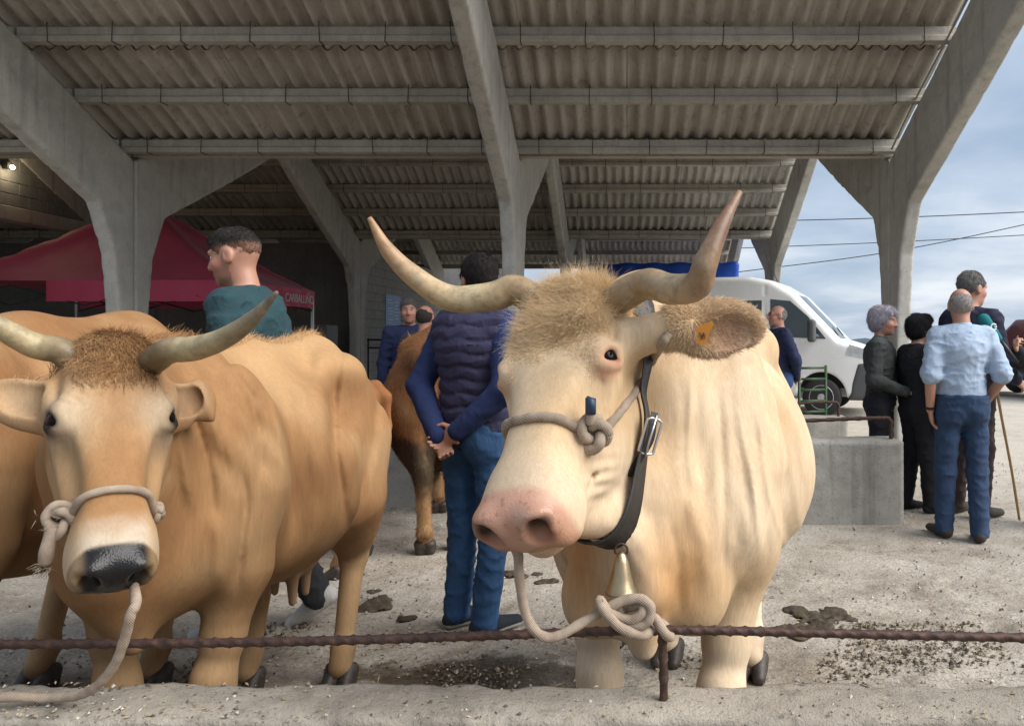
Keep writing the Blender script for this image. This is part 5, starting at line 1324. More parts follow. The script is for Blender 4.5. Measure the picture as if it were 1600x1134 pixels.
    # hair
    if hair:
        col, style = hair; s = SDF(); Eh = lambda c, r, kk=.02, m='u': s.ell(H.p(*c), np.array(r)*k, H.M, kk*k, m)
        if style == 'short': Eh((-.016, 0, .024), (.103, .081, .095)); Eh((-.03, 0, .05), (.088, .072, .078)); Eh((.092, 0, -.055), (.086, .12, .112), .01, 's'); Eh((-.10, 0, -.13), (.13, .14, .065), .012, 's'); Eh((0, .082, -.03), (.032, .02, .05), .008, 's'); Eh((0, -.082, -.03), (.032, .02, .05), .008, 's')
        elif style == 'fade': Eh((-.014, 0, .030), (.101, .0785, .090)); Eh((.012, 0, .060), (.090, .066, .062)); Eh((.110, 0, -.050), (.080, .12, .120), .01, 's'); Eh((-.02, 0, -.075), (.16, .16, .075), .012, 's'); Eh((0, .080, -.02), (.036, .02, .05), .008, 's'); Eh((0, -.080, -.02), (.036, .02, .05), .008, 's')
        elif style == 'bob': Eh((-.022, 0, .028), (.116, .096, .104)); Eh((-.045, 0, -.02), (.085, .088, .085)); Eh((.020, 0, .07), (.085, .075, .06)); Eh((.105, 0, -.055), (.075, .13, .120), .012, 's'); Eh((.03, .095, -.06), (.05, .03, .055), .01, 's'); Eh((.03, -.095, -.06), (.05, .03, .055), .01, 's')
        elif style == 'bald': Eh((-.018, 0, .010), (.100, .0795, .088)); Eh((.06, 0, .075), (.135, .14, .062), .012, 's'); Eh((.10, 0, -.03), (.085, .12, .12), .01, 's'); Eh((-.08, 0, -.135), (.13, .14, .065), .012, 's'); Eh((0, .080, -.02), (.034, .02, .05), .008, 's'); Eh((0, -.080, -.02), (.034, .02, .05), .008, 's')
        s.field(lambda X, Y, Z: .0030*k*vnoise((np.stack([X, Y, Z], -1)-og)*[1, 1, .6], 70, 3)+.0035*k*vnoise((np.stack([X, Y, Z], -1)-og), 26, 9))
        V, Q = s.mesh(vox*.6); cc_ = np.repeat(np.array([col], float), len(V), 0)*(1+.35*vnoise(V*[1, 1, .4], 90, 2)+.2*vnoise(V, 30, 4))[:, None]
        if style == 'fade': z_ = H.local(V)[:, 2]; cc_ = lerp(cc_, np.array(tone)*.62, .72*sstep(.055, .02, z_))
        me = mesh_quads('hair', V-og, Q, np.clip(cc_, .003, .9)); me.materials.append(M_CLOTH); ho_ = link('hair', me, root)
        cb_ = np.array(col, float); top0 = H.p(-.04, 0, .11)
        def hcf(p):
            c = np.repeat(cb_[None], len(p), 0)
            if style == 'fade': c = lerp(c, np.array(tone)*.55, .6*sstep(.055, .02, H.local(p)[:, 2]))
            return c
        ln_ = {'short': .016, 'fade': .008, 'bob': .028, 'bald': .009}[style]
        fur(ho_, og, V, Q, 7000, hcf, lambda p: ln_*k+0*p[:, 0], lambda p, n: (p-top0)*[1, 1, 1.0]-H.f*.04+np.array([0, 0, -.05]), None, 'hair_strands', .0009*k, 4, .25, .18, .15, 5, .3)
    if eyes_:
        for y in (1, -1):
            mb = MB(); mb.lathe([(max(.0003, .0125*k*math.sin(t_)), .0125*k*math.cos(t_)) for t_ in np.linspace(0, math.pi, 10)], 14); me = mb.mesh('eye', True)
            pv = np.array([v.co for v in me.vertices]); fx = pv@hf/(.0125*k); col = np.where((fx > .86)[:, None], np.array([[.02, .014, .01]]), np.array([[.62, .57, .52]]))
            a = me.color_attributes.new('Col', 'FLOAT_COLOR', 'POINT'); c = np.ones((len(pv), 4), np.float32); c[:, :3] = col; a.data.foreach_set('color', c.ravel())
            o = link('eye', me, root, M_PEYE); o.location = H.p(.0765, .033*y, .0)-og
    if glasses:
        mb = MB()
        for y in (1, -1):
            mb.tube([H.p(.112, .034*y+.024*math.cos(a), .0+.017*math.sin(a))-og for a in np.linspace(0, 2*math.pi, 16)], .0022*k, 5); mb.tube([H.p(.108, .058*y, .004)-og, H.p(.05, .079*y, .008)-og, H.p(-.01, .082*y, .006)-og], .002*k, 5)
        mb.tube([H.p(.114, .01, .004)-og, H.p(.114, -.01, .004)-og], .002*k, 5); mb.build('glasses', plain('glasses_frame', (.03, .02, .02), .3), root, True)
    if collar is not None:
        s = SDF(); c0 = T((.0, 0, 1.465)); ax = Vn(H.p(-.02, 0, -.06)-T((-.012, 0, 1.44)))
        s.cone(c0, c0+ax*.045*k, .072*k, .066*k, .01); s.half(ax, float(ax@(c0+ax*.045*k))); s.half(-ax, float(-ax@(c0-ax*.02*k))); s.cone(c0-ax*.05, c0+ax*.12*k, .059*k, .056*k, .004, 's')
        V, Q = s.mesh(vox*.6); me = mesh_quads('collar', V-og, Q, np.repeat(np.array([collar]), len(V), 0)); me.materials.append(M_CLOTH); link('collar', me, root)
    if watch:
        w = T(A[1][1]); d = Vn(T(A[1][0])-w); s = SDF(); s.cone(w+d*.010*k, w+d*.026*k, .033*k, .034*k, .004); s.half(d, float(d@(w+d*.028*k))); s.half(-d, float(-d@(w+d*.006*k)))
        V, Q = s.mesh(.006); me = mesh_quads('watch', V-og, Q, np.repeat(np.array([[.02, .018, .016]]), len(V), 0)); me.materials.append(M_CLOTH); link('watch', me, root)
    return root, B, H
NAVY, DENIM, BLACK = (.010, .018, .055), (.022, .075, .19), (.012, .012, .014)
# man with quilted vest, hands clasped behind him
bk = {1: ((-.10, .250, 1.14), (-.185, .060, .925), (-.10, -.55, -.75), (-.6, -.5, .0)), -1: ((-.10, -.250, 1.14), (-.175, -.045, .955), (-.05, .75, -.45), (-.8, 0, .1))}
person('man in a purple quilted vest and jeans, back turned, hands clasped behind him', (-.725, 3.66), 152, 1.78, (.010, .022, .085), (.026, .080, .185), (.014, .018, .028), ((.014, .010, .009), 'short'),
       tone=(.40, .20, .13), head_yaw=55, head_pitch=4, arms=bk, legs={1: ((.03, .09, .49), (-.01, .10, .085), (.95, -.25, 0)), -1: ((.02, -.10, .49), (-.04, -.085, .085), (.95, -.35, 0))}, vest=(.026, .025, .062), curls=(.9, .8), vox=.0095, hem=.83, fat=.95, belly=.02, sole=(.55, .54, .52), topname='sweater', botname='jeans')
# man walking in a teal shirt behind the brown cow
person('man in a dark teal shirt walking past behind the brown cow, head in profile', (-1.71, 3.62), -92, 1.90, (.012, .045, .055), (.03, .03, .035), (.62, .61, .58), ((.014, .010, .008), 'fade'),
       tone=(.42, .215, .145), head_pitch=10, lean=.09, stubble=.45, sleeve=.45, legs={1: ((.10, .10, .50), (.06, .11, .085), (1, 0, 0)), -1: ((-.02, -.10, .47), (-.19, -.10, .15), (.82, 0, -.55))}, vox=.009, sole=(.66, .65, .63), topname='shirt')
person('smiling grey haired man in dark blue seen over the muddy cow back', (-2.13, 7.5), 14, 1.76, (.010, .016, .06), BLACK, BLACK, ((.11, .10, .095), 'short'), tone=(.42, .22, .15), head_yaw=0, vox=.012, stubble=.25)
person('bald man seen from behind, beside the smiling man', (-1.86, 7.05), 170, 1.68, (.03, .03, .045), DENIM, BLACK, ((.045, .035, .03), 'bald'), tone=(.40, .20, .14), vox=.013)
# old man by the van
bk2 = {1: ((-.10, .235, 1.13), (-.19, .05, .93), (-.1, -.7, -.5), (-.7, -.4, 0)), -1: ((-.10, -.235, 1.13), (-.18, -.05, .96), (-.05, .8, -.4), (-.8, 0, .1))}
person('old man with glasses and navy sweater standing beside the white van', (1.73, 8.75), -78, 1.745, (.020, .026, .075), (.02, .06, .17), BLACK, ((.30, .29, .28), 'bald'), tone=(.50, .26, .18), arms=bk2, glasses=True, collar=(.32, .40, .55), vox=.012, belly=.03, topname='sweater', botname='jeans')
# the group being interviewed
person('older woman with lilac grey hair in a grey jacket', (2.08, 6.30), 62, 1.63, (.040, .045, .043), (.014, .014, .020), BLACK, ((.40, .365, .415), 'bob'), tone=(.48, .26, .18), head_pitch=6, skirt=.10, hem=.70, fat=1.02, vox=.010,
       arms={1: ((.02, .235, 1.13), (.24, .10, 1.02), (.8, -.5, -.1), (0, -.5, -.6)), -1: ((-.02, -.235, 1.13), (.22, -.13, 1.03), (.9, .4, 0), (0, .5, -.6))}, topname='jacket')
person('woman with short black hair dressed in black', (2.33, 6.15), 104, 1.56, (.008, .008, .011), (.008, .008, .012), BLACK, ((.010, .008, .009), 'bob'), tone=(.44, .23, .16), fat=1.06, hem=.76, vox=.010, topname='sweater',
       legs={1: ((.0, .09, .49), (-.06, .10, .085), (1, 0, 0)), -1: ((.02, -.10, .49), (.05, -.11, .085), (1, 0, 0))})
person('man in a light blue short sleeved shirt and jeans seen from behind', (2.30, 5.28), 176, 1.725, (.36, .45, .58), (.020, .045, .10), (.045, .035, .03), ((.33, .30, .28), 'bald'), tone=(.46, .235, .16), head_yaw=-14, sleeve=.46, fat=.95, belly=.03, hem=.965, tuck=.016, vox=.0095, belt=(.03, .018, .012), collar=(.36, .45, .58), watch=True,
       arms={1: ((-.06, .232, 1.13), (.0, .215, .905), (.12, -.20, -1), (-.3, -.9, 0)), -1: ((-.08, -.248, 1.14), (.08, -.19, .95), (.6, .5, -.6), (0, 1, 0))},
       legs={1: ((.03, .10, .49), (.06, .10, .085), (1, .25, 0)), -1: ((-.01, -.10, .48), (-.06, -.10, .085), (1, -.30, 0))}, botname='jeans')
tall, TB, TH_ = person('tall grey haired man in navy holding a walking stick, behind the blue shirt', (2.68, 6.00), 118, 1.89, (.016, .018, .045), (.055, .035, .032), (.05, .045, .035), ((.17, .16, .155), 'short'), tone=(.46, .235, .165), head_yaw=-8, head_pitch=6, vox=.0105, topname='sweater',
       arms={-1: ((.02, -.245, 1.12), (.20, -.22, .99), (.7, 0, -.4), (0, .9, -.3))})
# reporter just outside the picture, arm reaching in with the microphone
rp, RB, RH = person('reporter at the picture edge whose hand holds the teal microphone', (3.22, 5.55), -62, 1.70, (.014, .017, .028), DENIM, BLACK, ((.03, .02, .015), 'bob'), tone=(.50, .28, .19), vox=.010, hem=.80, topname='jacket',
       arms={-1: ((.18, -.26, 1.235), (.425, -.145, 1.335), (.75, .20, .55), (-.3, .8, .2)), 1: ((.02, .24, 1.13), (.12, .22, .90), (.2, 0, -1), (0, -1, 0))}, curls=(.5, 1.25))
mic = empty('microphone', tuple(P(1567, 532, 5.42))); tag(mic, 'teal foam covered microphone held out to the tall man', 'microphone')
a_, b_ = P(1574, 546, 5.42)-np.array(mic.location), P(1533, 494, 5.42)-np.array(mic.location); dv = Vn(b_-a_)
mb = MB(); mb.tube([a_-dv*.12, a_-dv*.02, a_+dv*.14*0.5], [.012, .014, .016], 12); mb.build('mic_handle', plain('mic_metal', (.03, .03, .03), .4), mic, True)
s = SDF(); s.cone(a_+dv*.10, b_-dv*.03, .026, .043, .02); V, Q = s.mesh(.006); me = mesh_quads('foam_cover', V, Q); me.materials.append(plain('teal_foam', (.005, .16, .17), .9, bump=.6, scale=60)); link('foam_cover', me, mic)
mb = MB(); cn_ = a_+dv*.195+np.array([.004, -.0415, .006])
mb.tube([cn_+np.array([.020*math.cos(t_), -.001, .020*math.sin(t_)]) for t_ in np.linspace(.7, 5.6, 16)], .006, 6); mb.tube([cn_+np.array([.004, -.001, 0]), cn_+np.array([.02, -.001, 0])], .006, 6)
mb.build('emblem', plain('mic_emblem', (.75, .78, .78), .6), mic, True)
# walking stick
st = empty('walking_stick', tuple(P(1593, 812, 5.80))); tag(st, 'long pale wooden walking stick resting on the ground by the jeans', 'stick')
top_ = P(1549, 560, 5.82)-np.array(st.location); mb = MB(); q = spline([(0, 0, 0), top_*.3+np.array([.006, 0, 0]), top_*.65, top_], 24); mb.tube(q, .0105*(1+.12*vnoise(q, 9, 3)), 8); mb.build('shaft', plain('stick_wood', (.42, .25, .10), .55, scale=18, var=.3), st, True)
# ------------------------------------------------------------------ white van
VAN = [(-3.30, .42), (-3.32, 1.2), (-3.28, 2.35), (-3.15, 2.50), (-2.0, 2.54), (0.10, 2.53), (.52, 2.44), (.92, 2.20), (1.72, 1.36), (2.10, 1.24), (2.32, 1.10), (2.40, .80), (2.40, .48), (2.30, .34), (-3.2, .34)]
def van_body():
    s = SDF()
    def body(X, Y, Z):
        d2 = poly_sdf(VAN, X+0*Z, Z+0*X); w = 1.02-.055*np.clip((Z-.9)/1.6, 0, 1)**1.3-.10*np.clip((X-1.55)/.9, 0, 1)**2
        dy = np.abs(Y)-w; r = .11; a, b = d2+r, dy+r
        return np.sqrt(np.maximum(a, 0)**2+np.maximum(b, 0)**2)+np.minimum(np.maximum(a, b), 0)-r
    s._add(body, (-3.4, -1.1, .3), (2.45, 1.1, 2.6), 0, 'u')
    for x in (1.42, -2.35):
        def arch(X, Y, Z, x=x):
            d = np.sqrt((X-x)**2+(Z-.36)**2)-.43; return np.maximum(d, .66-np.abs(Y))
        s._add(arch, (x-.5, -1.2, -.2), (x+.5, 1.2, .9), .01, 's')
    for x0 in (.40, -.72):   # door shut lines
        s._add(lambda X, Y, Z, x0=x0: np.maximum(np.maximum(np.abs(X-x0)-.008, np.abs(Z-1.35)-1.0), .93-np.abs(Y)), (x0-.02, -1.1, .3), (x0+.02, 1.1, 2.4), 0, 's')
    V, Q = s.mesh(.024); return V, Q
def side_w(x, z): return 1.02-.055*np.clip((z-.9)/1.6, 0, 1)**1.3-.10*np.clip((x-1.55)/.9, 0, 1)**2
VZ = 13.4
van = empty('parked_van', (3.00-.0, VZ, 0), 0.0); tag(van, 'white high roofed panel van parked beyond the cows, front wheel turned to the yard', 'van')
van.location = (2.46, 14.75, 0); van.rotation_euler = (0, 0, R(-22)); van.scale = (.97, .97, .98)
V, Q = van_body(); me = mesh_quads('van_body', V, Q); me.materials.append(M_WHITEP); link('van_body', me, van)
def side_panel(name, pts, mat, off=.006, sides=(-1,), parent=van):
    for sd_ in sides:
        mb = MB(); q = [(x, sd_*(side_w(x, z)+off), z) for x, z in pts]; q2 = [(x, sd_*(side_w(x, z)-.03), z) for x, z in pts]
        n = len(q); mb.V = q+q2; mb.Fc = [list(range(n)), list(range(n, 2*n))[::-1]]+[[i, n+i, n+(i+1) % n, (i+1) % n] for i in range(n)]
        o = mb.build(name, mat, parent)
        bm = bmesh.new(); bm.from_mesh(o.data); bmesh.ops.recalc_face_normals(bm, faces=bm.faces); bm.to_mesh(o.data); bm.free()
    return o
side_panel('side_window', [(.50, 1.42), (1.50, 1.38), (1.18, 1.78), (.86, 2.06), (.50, 2.10)], M_GLASS, .005, (-1, 1))
side_panel('side_trim', [(-.68, 1.50), (.34, 1.50), (.34, 2.08), (-.68, 2.08)], M_GLASS, .004, (-1,))
side_panel('side_trim', [(-2.6, .62), (.98, .62), (.98, .78), (-2.6, .78)], M_GREYP, .010, (-1, 1))
# windscreen
mb = MB(); wsp = [(.95, 2.155), (1.70, 1.375)]; n_ = Vn([1.372-2.155, 0, -(1.70-.95)]); n_ = np.array([.72, 0, .69])*.012
rows = []
for t_ in np.linspace(.03, .97, 8):
    x = .92+(1.72-.92)*t_; z = 2.20+(1.36-2.20)*t_; w = side_w(x, z)-.10
    rows.append([(x+n_[0]-.10*abs(u)**2.2*.6, u*w, z+n_[2]) for u in np.linspace(-1, 1, 13)])
for a, b in zip(rows[:-1], rows[1:]):
    for i in range(12): mb.poly([a[i], a[i+1], b[i+1], b[i]])
mb.build('windscreen', plain('windscreen_glass', (.07, .09, .10), .10, var=.3, scale=1.5), van, True)
# bumper and lower corner in dark plastic
s = SDF(); s._add(lambda X, Y, Z: (lambda d2, dy: np.sqrt(np.maximum(d2+.08, 0)**2+np.maximum(dy+.08, 0)**2)+np.minimum(np.maximum(d2+.08, dy+.08), 0)-.08)(poly_sdf([(1.88, .30), (1.92, .62), (2.02, .98), (2.30, 1.0), (2.44, .92), (2.46, .50), (2.36, .30)], X+0*Z, Z+0*X), np.abs(Y)-(1.035-.10*np.clip((X-1.55)/.9, 0, 1)**2)), (1.8, -1.1, .25), (2.5, 1.1, 1.05), 0, 'u')
s._add(lambda X, Y, Z: np.maximum(np.sqrt((X-1.42)**2+(Z-.36)**2)-.46, .6-np.abs(Y)), (.9, -1.2, -.2), (1.95, 1.2, .9), 0, 's')
V, Q = s.mesh(.026); me = mesh_quads('bumper', V, Q); me.materials.append(M_GREYP); link('bumper', me, van)
for sd_ in (-1, 1):
    mb = MB(); hl_ = [(1.84, 1.10), (2.24, 1.00), (2.33, 1.06), (2.20, 1.19), (1.90, 1.285)]
    q = [(x, sd_*(side_w(x, z)-.012+.02), z+.0) for x, z in hl_]; mb.poly(q if sd_ > 0 else q[::-1])
    q3 = [(x+.03, sd_*(side_w(x, z)-.30), z+.0) for x, z in hl_[1:4]]
    mb.poly([q[1], q3[0], q3[1], q[2]]); mb.poly([q[2], q3[1], q3[2], q[3]])
    mb.build('headlight', plain('headlight_glass', (.45, .48, .50), .12, var=.5, scale=9), van)
    # mirror
    s = SDF(); s.box((1.28, sd_*1.23, 1.52), (.07, .10, .20), None, .05); s.cone((1.36, sd_*1.0, 1.42), (1.30, sd_*1.16, 1.45), .035, .04, .03); V, Q = s.mesh(.02); me = mesh_quads('mirror', V, Q); me.materials.append(M_GREYP); link('mirror', me, van)
def wheel(parent, x, y, r=.345, w=.21, name='wheel', rim=(.50, .50, .50)):
    e = empty(name, (x, y, r)); e.parent = parent; sg = -1 if y < 0 else 1
    Mx = Matrix.Rotation(R(90), 4, 'X'); mb = MB(); pr = [(.20, -w/2), (r-.03, -w/2), (r-.005, -w/2+.03), (r, 0), (r-.005, w/2-.03), (r-.03, w/2), (.20, w/2)]
    mb.lathe(pr, 36, Mx); mb.build('tyre', M_BLACKR, e, True)
    mb = MB(); f = w/2+.004; pr = [(.215, -f*.6), (.222, f*.9), (.215, f+.006), (.19, f-.02), (.13, f-.035), (.09, f-.01), (.05, f), (.002, f)]
    mb.lathe([(a, b*sg*-1) for a, b in pr], 28, Mx); mb.build('rim', plain('steel_wheel', rim, .4, .6), e, True)
    mb = MB()
    for k_ in range(12):
        a = 2*math.pi*k_/12; q = [(.155*math.cos(a)+.017*math.cos(b), sg*(f-.022), .155*math.sin(a)+.017*math.sin(b)) for b in np.linspace(0, 2*math.pi, 8, endpoint=False)]; mb.poly(q if sg > 0 else q)
    mb.build('rim_hole', M_BLACKR, e)['kind'] = 'stuff'
    return e
for x in (1.42, -2.35):
    for y in (-.93, .93): wheel(van, x, y)
for lo2, hi2 in (((.6, -.8, .5), (1.9, .8, .9)), ((-3, -.8, .42), (-1.9, .8, .9))): mb = MB(); mb.box(lo2, hi2); mb.build('wheel_well', M_BLACKR, van)
for hx_ in (.30, -.62): mb = MB(); mb.box((hx_-.10, -1.045, 1.22), (hx_+.06, -1.005, 1.26)); mb.build('door_handle', M_GREYP, van, False, .008)
mb = MB(); mb.tube([(1.66, -.55, 1.44), (1.50, -.15, 1.60)], .010, 5); mb.tube([(1.66, .25, 1.44), (1.50, .60, 1.60)], .010, 5); mb.build('wiper', M_BLACKR, van)['kind'] = 'stuff'
mb = MB(); mb.tube([(.55, -.55, 2.44), (.32, -.56, 2.95)], .008, 6); mb.build('aerial', M_BLACKR, van)
# second white van behind it (only its cab shows)
van2 = empty('parked_van', (4.40, 17.6, 0), R(-30)); tag(van2, 'white van mostly hidden behind the high roofed one, windscreen showing', 'van')
for ch in list(van.children):
    c = ch.copy(); COL.objects.link(c); c.parent = van2
    for g2 in ch.children: d = g2.copy(); COL.objects.link(d); d.parent = c
van2.scale = (.9, .9, .83); van2.location = (2.55, 18.6, 0); van2.rotation_euler = (0, 0, R(-22))
# lorry with a blue tarpaulin beyond
tr = empty('tarpaulin_lorry', (.9, 21.0, 0)); tag(tr, 'lorry with a blue tarpaulin roof parked behind the white van', 'lorry')
def tarp():
    s = SDF(); s.box((0, 0, 2.2), (2.1, 1.15, 1.1), None, .08); s.field(lambda X, Y, Z: .02*vnoise(np.stack([X, Y, Z], -1), 3.0, 2)+.012*np.sin(X*9)*(Z > 3.0)); return s.mesh(.05)
V, Q = tarp(); me = mesh_quads('tarpaulin', V, Q); me.materials.append(plain('blue_tarp', (.01, .07, .42), .5, scale=4)); link('tarpaulin', me, tr); tr.rotation_euler = (0, 0, R(-6))
mb = MB(); mb.box((-2.1, -1.1, .75), (2.1, 1.1, 1.08)); mb.build('flatbed', M_GREYP, tr)
s = SDF(); s.box((2.95, 0, 1.45), (.75, 1.05, 1.0), None, .15); V, Q = s.mesh(.06); me = mesh_quads('cab', V, Q); me.materials.append(M_WHITEP); link('cab', me, tr)
for x in (-1.4, 2.7):
    for y in (-.95, .95): wheel(tr, x, y, .42, .26)
# dark off-road car at the edge with a spare wheel on its tailgate
suv = empty('parked_car', (9.55, 17.6, 0), R(115)); tag(suv, 'dark off-road car with white spare wheel cover at the picture edge', 'car')
s = SDF(); PS = [(-2.1, .45), (-2.12, 1.05), (-1.98, 1.72), (-1.7, 1.80), (.2, 1.78), (.85, 1.12), (1.85, 1.02), (2.0, .8), (2.0, .42)]
s._add(lambda X, Y, Z: (lambda a, b: np.sqrt(np.maximum(a, 0)**2+np.maximum(b, 0)**2)+np.minimum(np.maximum(a, b), 0)-.1)(poly_sdf(PS, X+0*Z, Z+0*X)+.1, np.abs(Y)-(.9-.16*np.clip((Z-1.0)/.8, 0, 1))+.1), (-2.2, -1, .3), (2.1, 1, 1.9), 0, 'u')
for x in (-1.3, 1.3): s._add(lambda X, Y, Z, x=x: np.maximum(np.sqrt((X-x)**2+(Z-.36)**2)-.42, .6-np.abs(Y)), (x-.5, -1.1, -.1), (x+.5, 1.1, .85), .01, 's')
V, Q = s.mesh(.03); me = mesh_quads('car_body', V, Q, np.where(V[:, 2:3] > 1.02, np.array([[.07, .012, .016]]), np.array([[.025, .03, .06]]))); t = NT('car_paint'); me.materials.append(t.done(t.attr(), .25, 0, None, Coat_Weight=.6)); link('car_body', me, suv)
mb = MB(); mb.box((-2.115, -.66, 1.14), (-2.02, .66, 1.60)); mb.build('rear_window', plain('car_glass', (.20, .25, .25), .1), suv, False, .02)
mb = MB(); mb.lathe([(.01, -.24), (.30, -.24), (.35, -.2), (.35, -.02), (.01, -.02)], 28, Matrix.Translation((-2.10, -.1, .98)) @ Matrix.Rotation(R(90), 4, 'Y')); mb.build('spare_wheel', plain('spare_cover', (.62, .62, .60), .5), suv, True)
mb = MB(); mb.box((-2.22, -.86, .48), (-2.06, .86, .66)); mb.build('bumper', M_GREYP, suv, False, .02)
for x in (-1.3, 1.3):
    for y in (-.8, .8): wheel(suv, x, y, .36, .22)
# green metal hurdle parts stacked by the old man
hd_ = empty('green_hurdle', tuple(P(1262, 660, 9.1)*[1, 1, 0])); tag(hd_, 'green metal cattle hurdle leaning between the old man and the van wheel', 'hurdle'); gm = plain('green_paint', (.05, .11, .05), .5)
for k_ in range(5): mb = MB(); mb.tube([(-.10, 0, .50+k_*.13), (.24, .1, .50+k_*.13)], .014, 8); mb.build('bar', gm, hd_, True)
for x, y in ((-.10, 0), (.24, .1)): mb = MB(); mb.tube([(x, y, 0), (x, y, 1.05)], .017, 8); mb.build('upright', gm, hd_, True)

# ------------------------------------------------------------------ burgundy marquee inside the shed
mq = empty('marquee', (-8.15, 13.0, 0)); tag(mq, 'burgundy pop-up marquee with lettered valance under the shed roof', 'marquee')
def m_canvas():
    t = NT('burgundy_canvas'); v = t.coord(); c = t.ramp(t.noise(v, 1.5, 5), [(.3, (.50, .035, .095)), (.7, (.60, .065, .14))]); return t.done(c, .62, 0, t.bump(t.noise(v, 3, 4), .25, .05), Sheen_Weight=.2)
M_CANVAS = m_canvas()
hx, hy, zt, zp, zv = 2.25, 1.5, 2.23, 3.72, 1.92
def canopy_z(x, y):
    t_ = np.maximum(np.abs(x)/hx, np.abs(y)/hy); z = zp+(zt-zp)*t_; sag = .16*np.sin(math.pi*np.clip(t_, 0, 1))*(1-.6*np.exp(-((np.abs(x)/hx-np.abs(y)/hy)/.12)**2)); return z-sag
xs_ = np.linspace(-hx, hx, 61); ys_ = np.linspace(-hy, hy, 41)
me = grid_mesh('roof_canvas', xs_, ys_, lambda X, Y: canopy_z(X, Y)+.012*np.sin((X*3+Y*5)*2.2)*np.sin(np.pi*np.maximum(np.abs(X)/hx, np.abs(Y)/hy))); me.materials.append(M_CANVAS); link('roof_canvas', me, mq)
def valance(a, b, z0, z1, nm):
    mb = MB(); n = 40; a = np.array(a, float); b = np.array(b, float); nn = np.array([b[1]-a[1], a[0]-b[0]])/np.linalg.norm(b-a)
    for i in range(n):
        q = []
        for t_ in (i/n, (i+1)/n): p = a+(b-a)*t_; w = .012*math.sin(t_*37)*nn; q.append((p, w))
        mb.poly([(*(q[0][0]+q[0][1]*1.5), z0), (*(q[1][0]+q[1][1]*1.5), z0), (*q[1][0], z1), (*q[0][0], z1)])
    me = mb.mesh(nm, True); bm = bmesh.new(); bm.from_mesh(me); bmesh.ops.remove_doubles(bm, verts=bm.verts, dist=1e-4); bm.to_mesh(me); bm.free(); me.polygons.foreach_set('use_smooth', [True]*len(me.polygons)); me.materials.append(M_CANVAS); return link(nm, me, mq)
valance((-.55, -hy), (hx, -hy), zv, zt+.01, 'valance'); valance((hx, -hy), (hx, hy), zv, zt+.01, 'valance'); valance((-hx, hy), (hx, hy), zv, zt+.01, 'valance')
tc = bpy.data.curves.new('lettering', 'FONT'); tc.body = 'CARBALLIÑO'; tc.size = .21; tc.align_x = 'RIGHT'; tc.extrude = .001; tc.space_character = .92
tmp = bpy.data.objects.new('lettering_curve', tc); COL.objects.link(tmp); bpy.context.view_layer.update()
me = bpy.data.meshes.new_from_object(tmp.evaluated_get(bpy.context.evaluated_depsgraph_get())); bpy.data.objects.remove(tmp)
to = link('lettering', me, mq, plain('white_print', (.72, .70, .68), .6)); to.location = (hx+.022, hy-.10, 2.00); to.rotation_euler = (R(90), 0, R(90))
for x, y in ((-hx, -hy), (hx, -hy), (hx, hy), (-hx, hy)):
    mb = MB(); mb.box((x-.022-.03*np.sign(x), y-.022-.03*np.sign(y), 0), (x+.022-.03*np.sign(x), y+.022-.03*np.sign(y), zt)); mb.build('leg', plain('marquee_leg', (.55, .55, .55), .4, .5), mq)
mb = MB()
for a, b in (((-hx, -hy), (hx, -hy)), ((hx, -hy), (hx, hy)), ((hx, hy), (-hx, hy))):
    n = 4; a = np.array(a)*.985; b = np.array(b)*.985
    for i in range(n):
        p, q = a+(b-a)*i/n, a+(b-a)*(i+1)/n; mb.tube([(*p, 1.86), (*q, 2.16)], .012, 6); mb.tube([(*p, 2.16), (*q, 1.86)], .012, 6)
mb.build('scissor_frame', plain('frame_black', (.03, .03, .03), .5), mq)
# things standing under it
cb = empty('storage_cabinet', (-7.15, 15.5, 0)); tag(cb, 'grey double door cabinet in the shadow beneath the marquee', 'cabinet')
mb = MB(); mb.box((-1.2, -.3, .0), (1.2, .3, 1.62)); mb.build('carcass', plain('grey_cabinet', (.12, .125, .12), .6), cb, False, .01)
for x in (-.6, .6): mb = MB(); mb.box((x-.585, -.325, .05), (x+.585, -.302, 1.57)); mb.build('door', plain('grey_door', (.14, .145, .14), .6), cb, False, .006)
ex = empty('red_extinguisher', (-6.72, 14.6, 0)); tag(ex, 'red fire extinguisher hanging on a wooden post under the marquee', 'extinguisher')
mb = MB(); mb.lathe([(.01, 1.0), (.075, 1.0), (.078, 1.04), (.078, 1.42), (.05, 1.50), (.02, 1.53), (.02, 1.58)], 20); mb.build('cylinder', plain('red_paint', (.35, .015, .012), .35), ex, True)
mb = MB(); mb.tube([(0, -.03, 1.58), (.03, -.09, 1.54), (.05, -.09, 1.25)], .012, 6); mb.build('hose', M_BLACKR, ex, True)
mb = MB(); mb.box((.10, -.05, 0), (.22, .05, 1.52)); mb.build('post', plain('raw_wood', (.30, .18, .09), .7), ex)
# dark rail by the notice
gr = empty('dark_railing', (-5.2, 16.4, 0)); tag(gr, 'dark metal railing below the blue notice', 'railing')
for z in (1.15, 1.32): mb = MB(); mb.tube([(-.35, 0, z), (1.05, .2, z)], .02, 8); mb.build('bar', M_BLACKR, gr, True)
for x in (-.33, 1.0): mb = MB(); mb.tube([(x, .15*(x > 0), 0), (x, .15*(x > 0), 1.35)], .02, 8); mb.build('upright', M_BLACKR, gr, True)
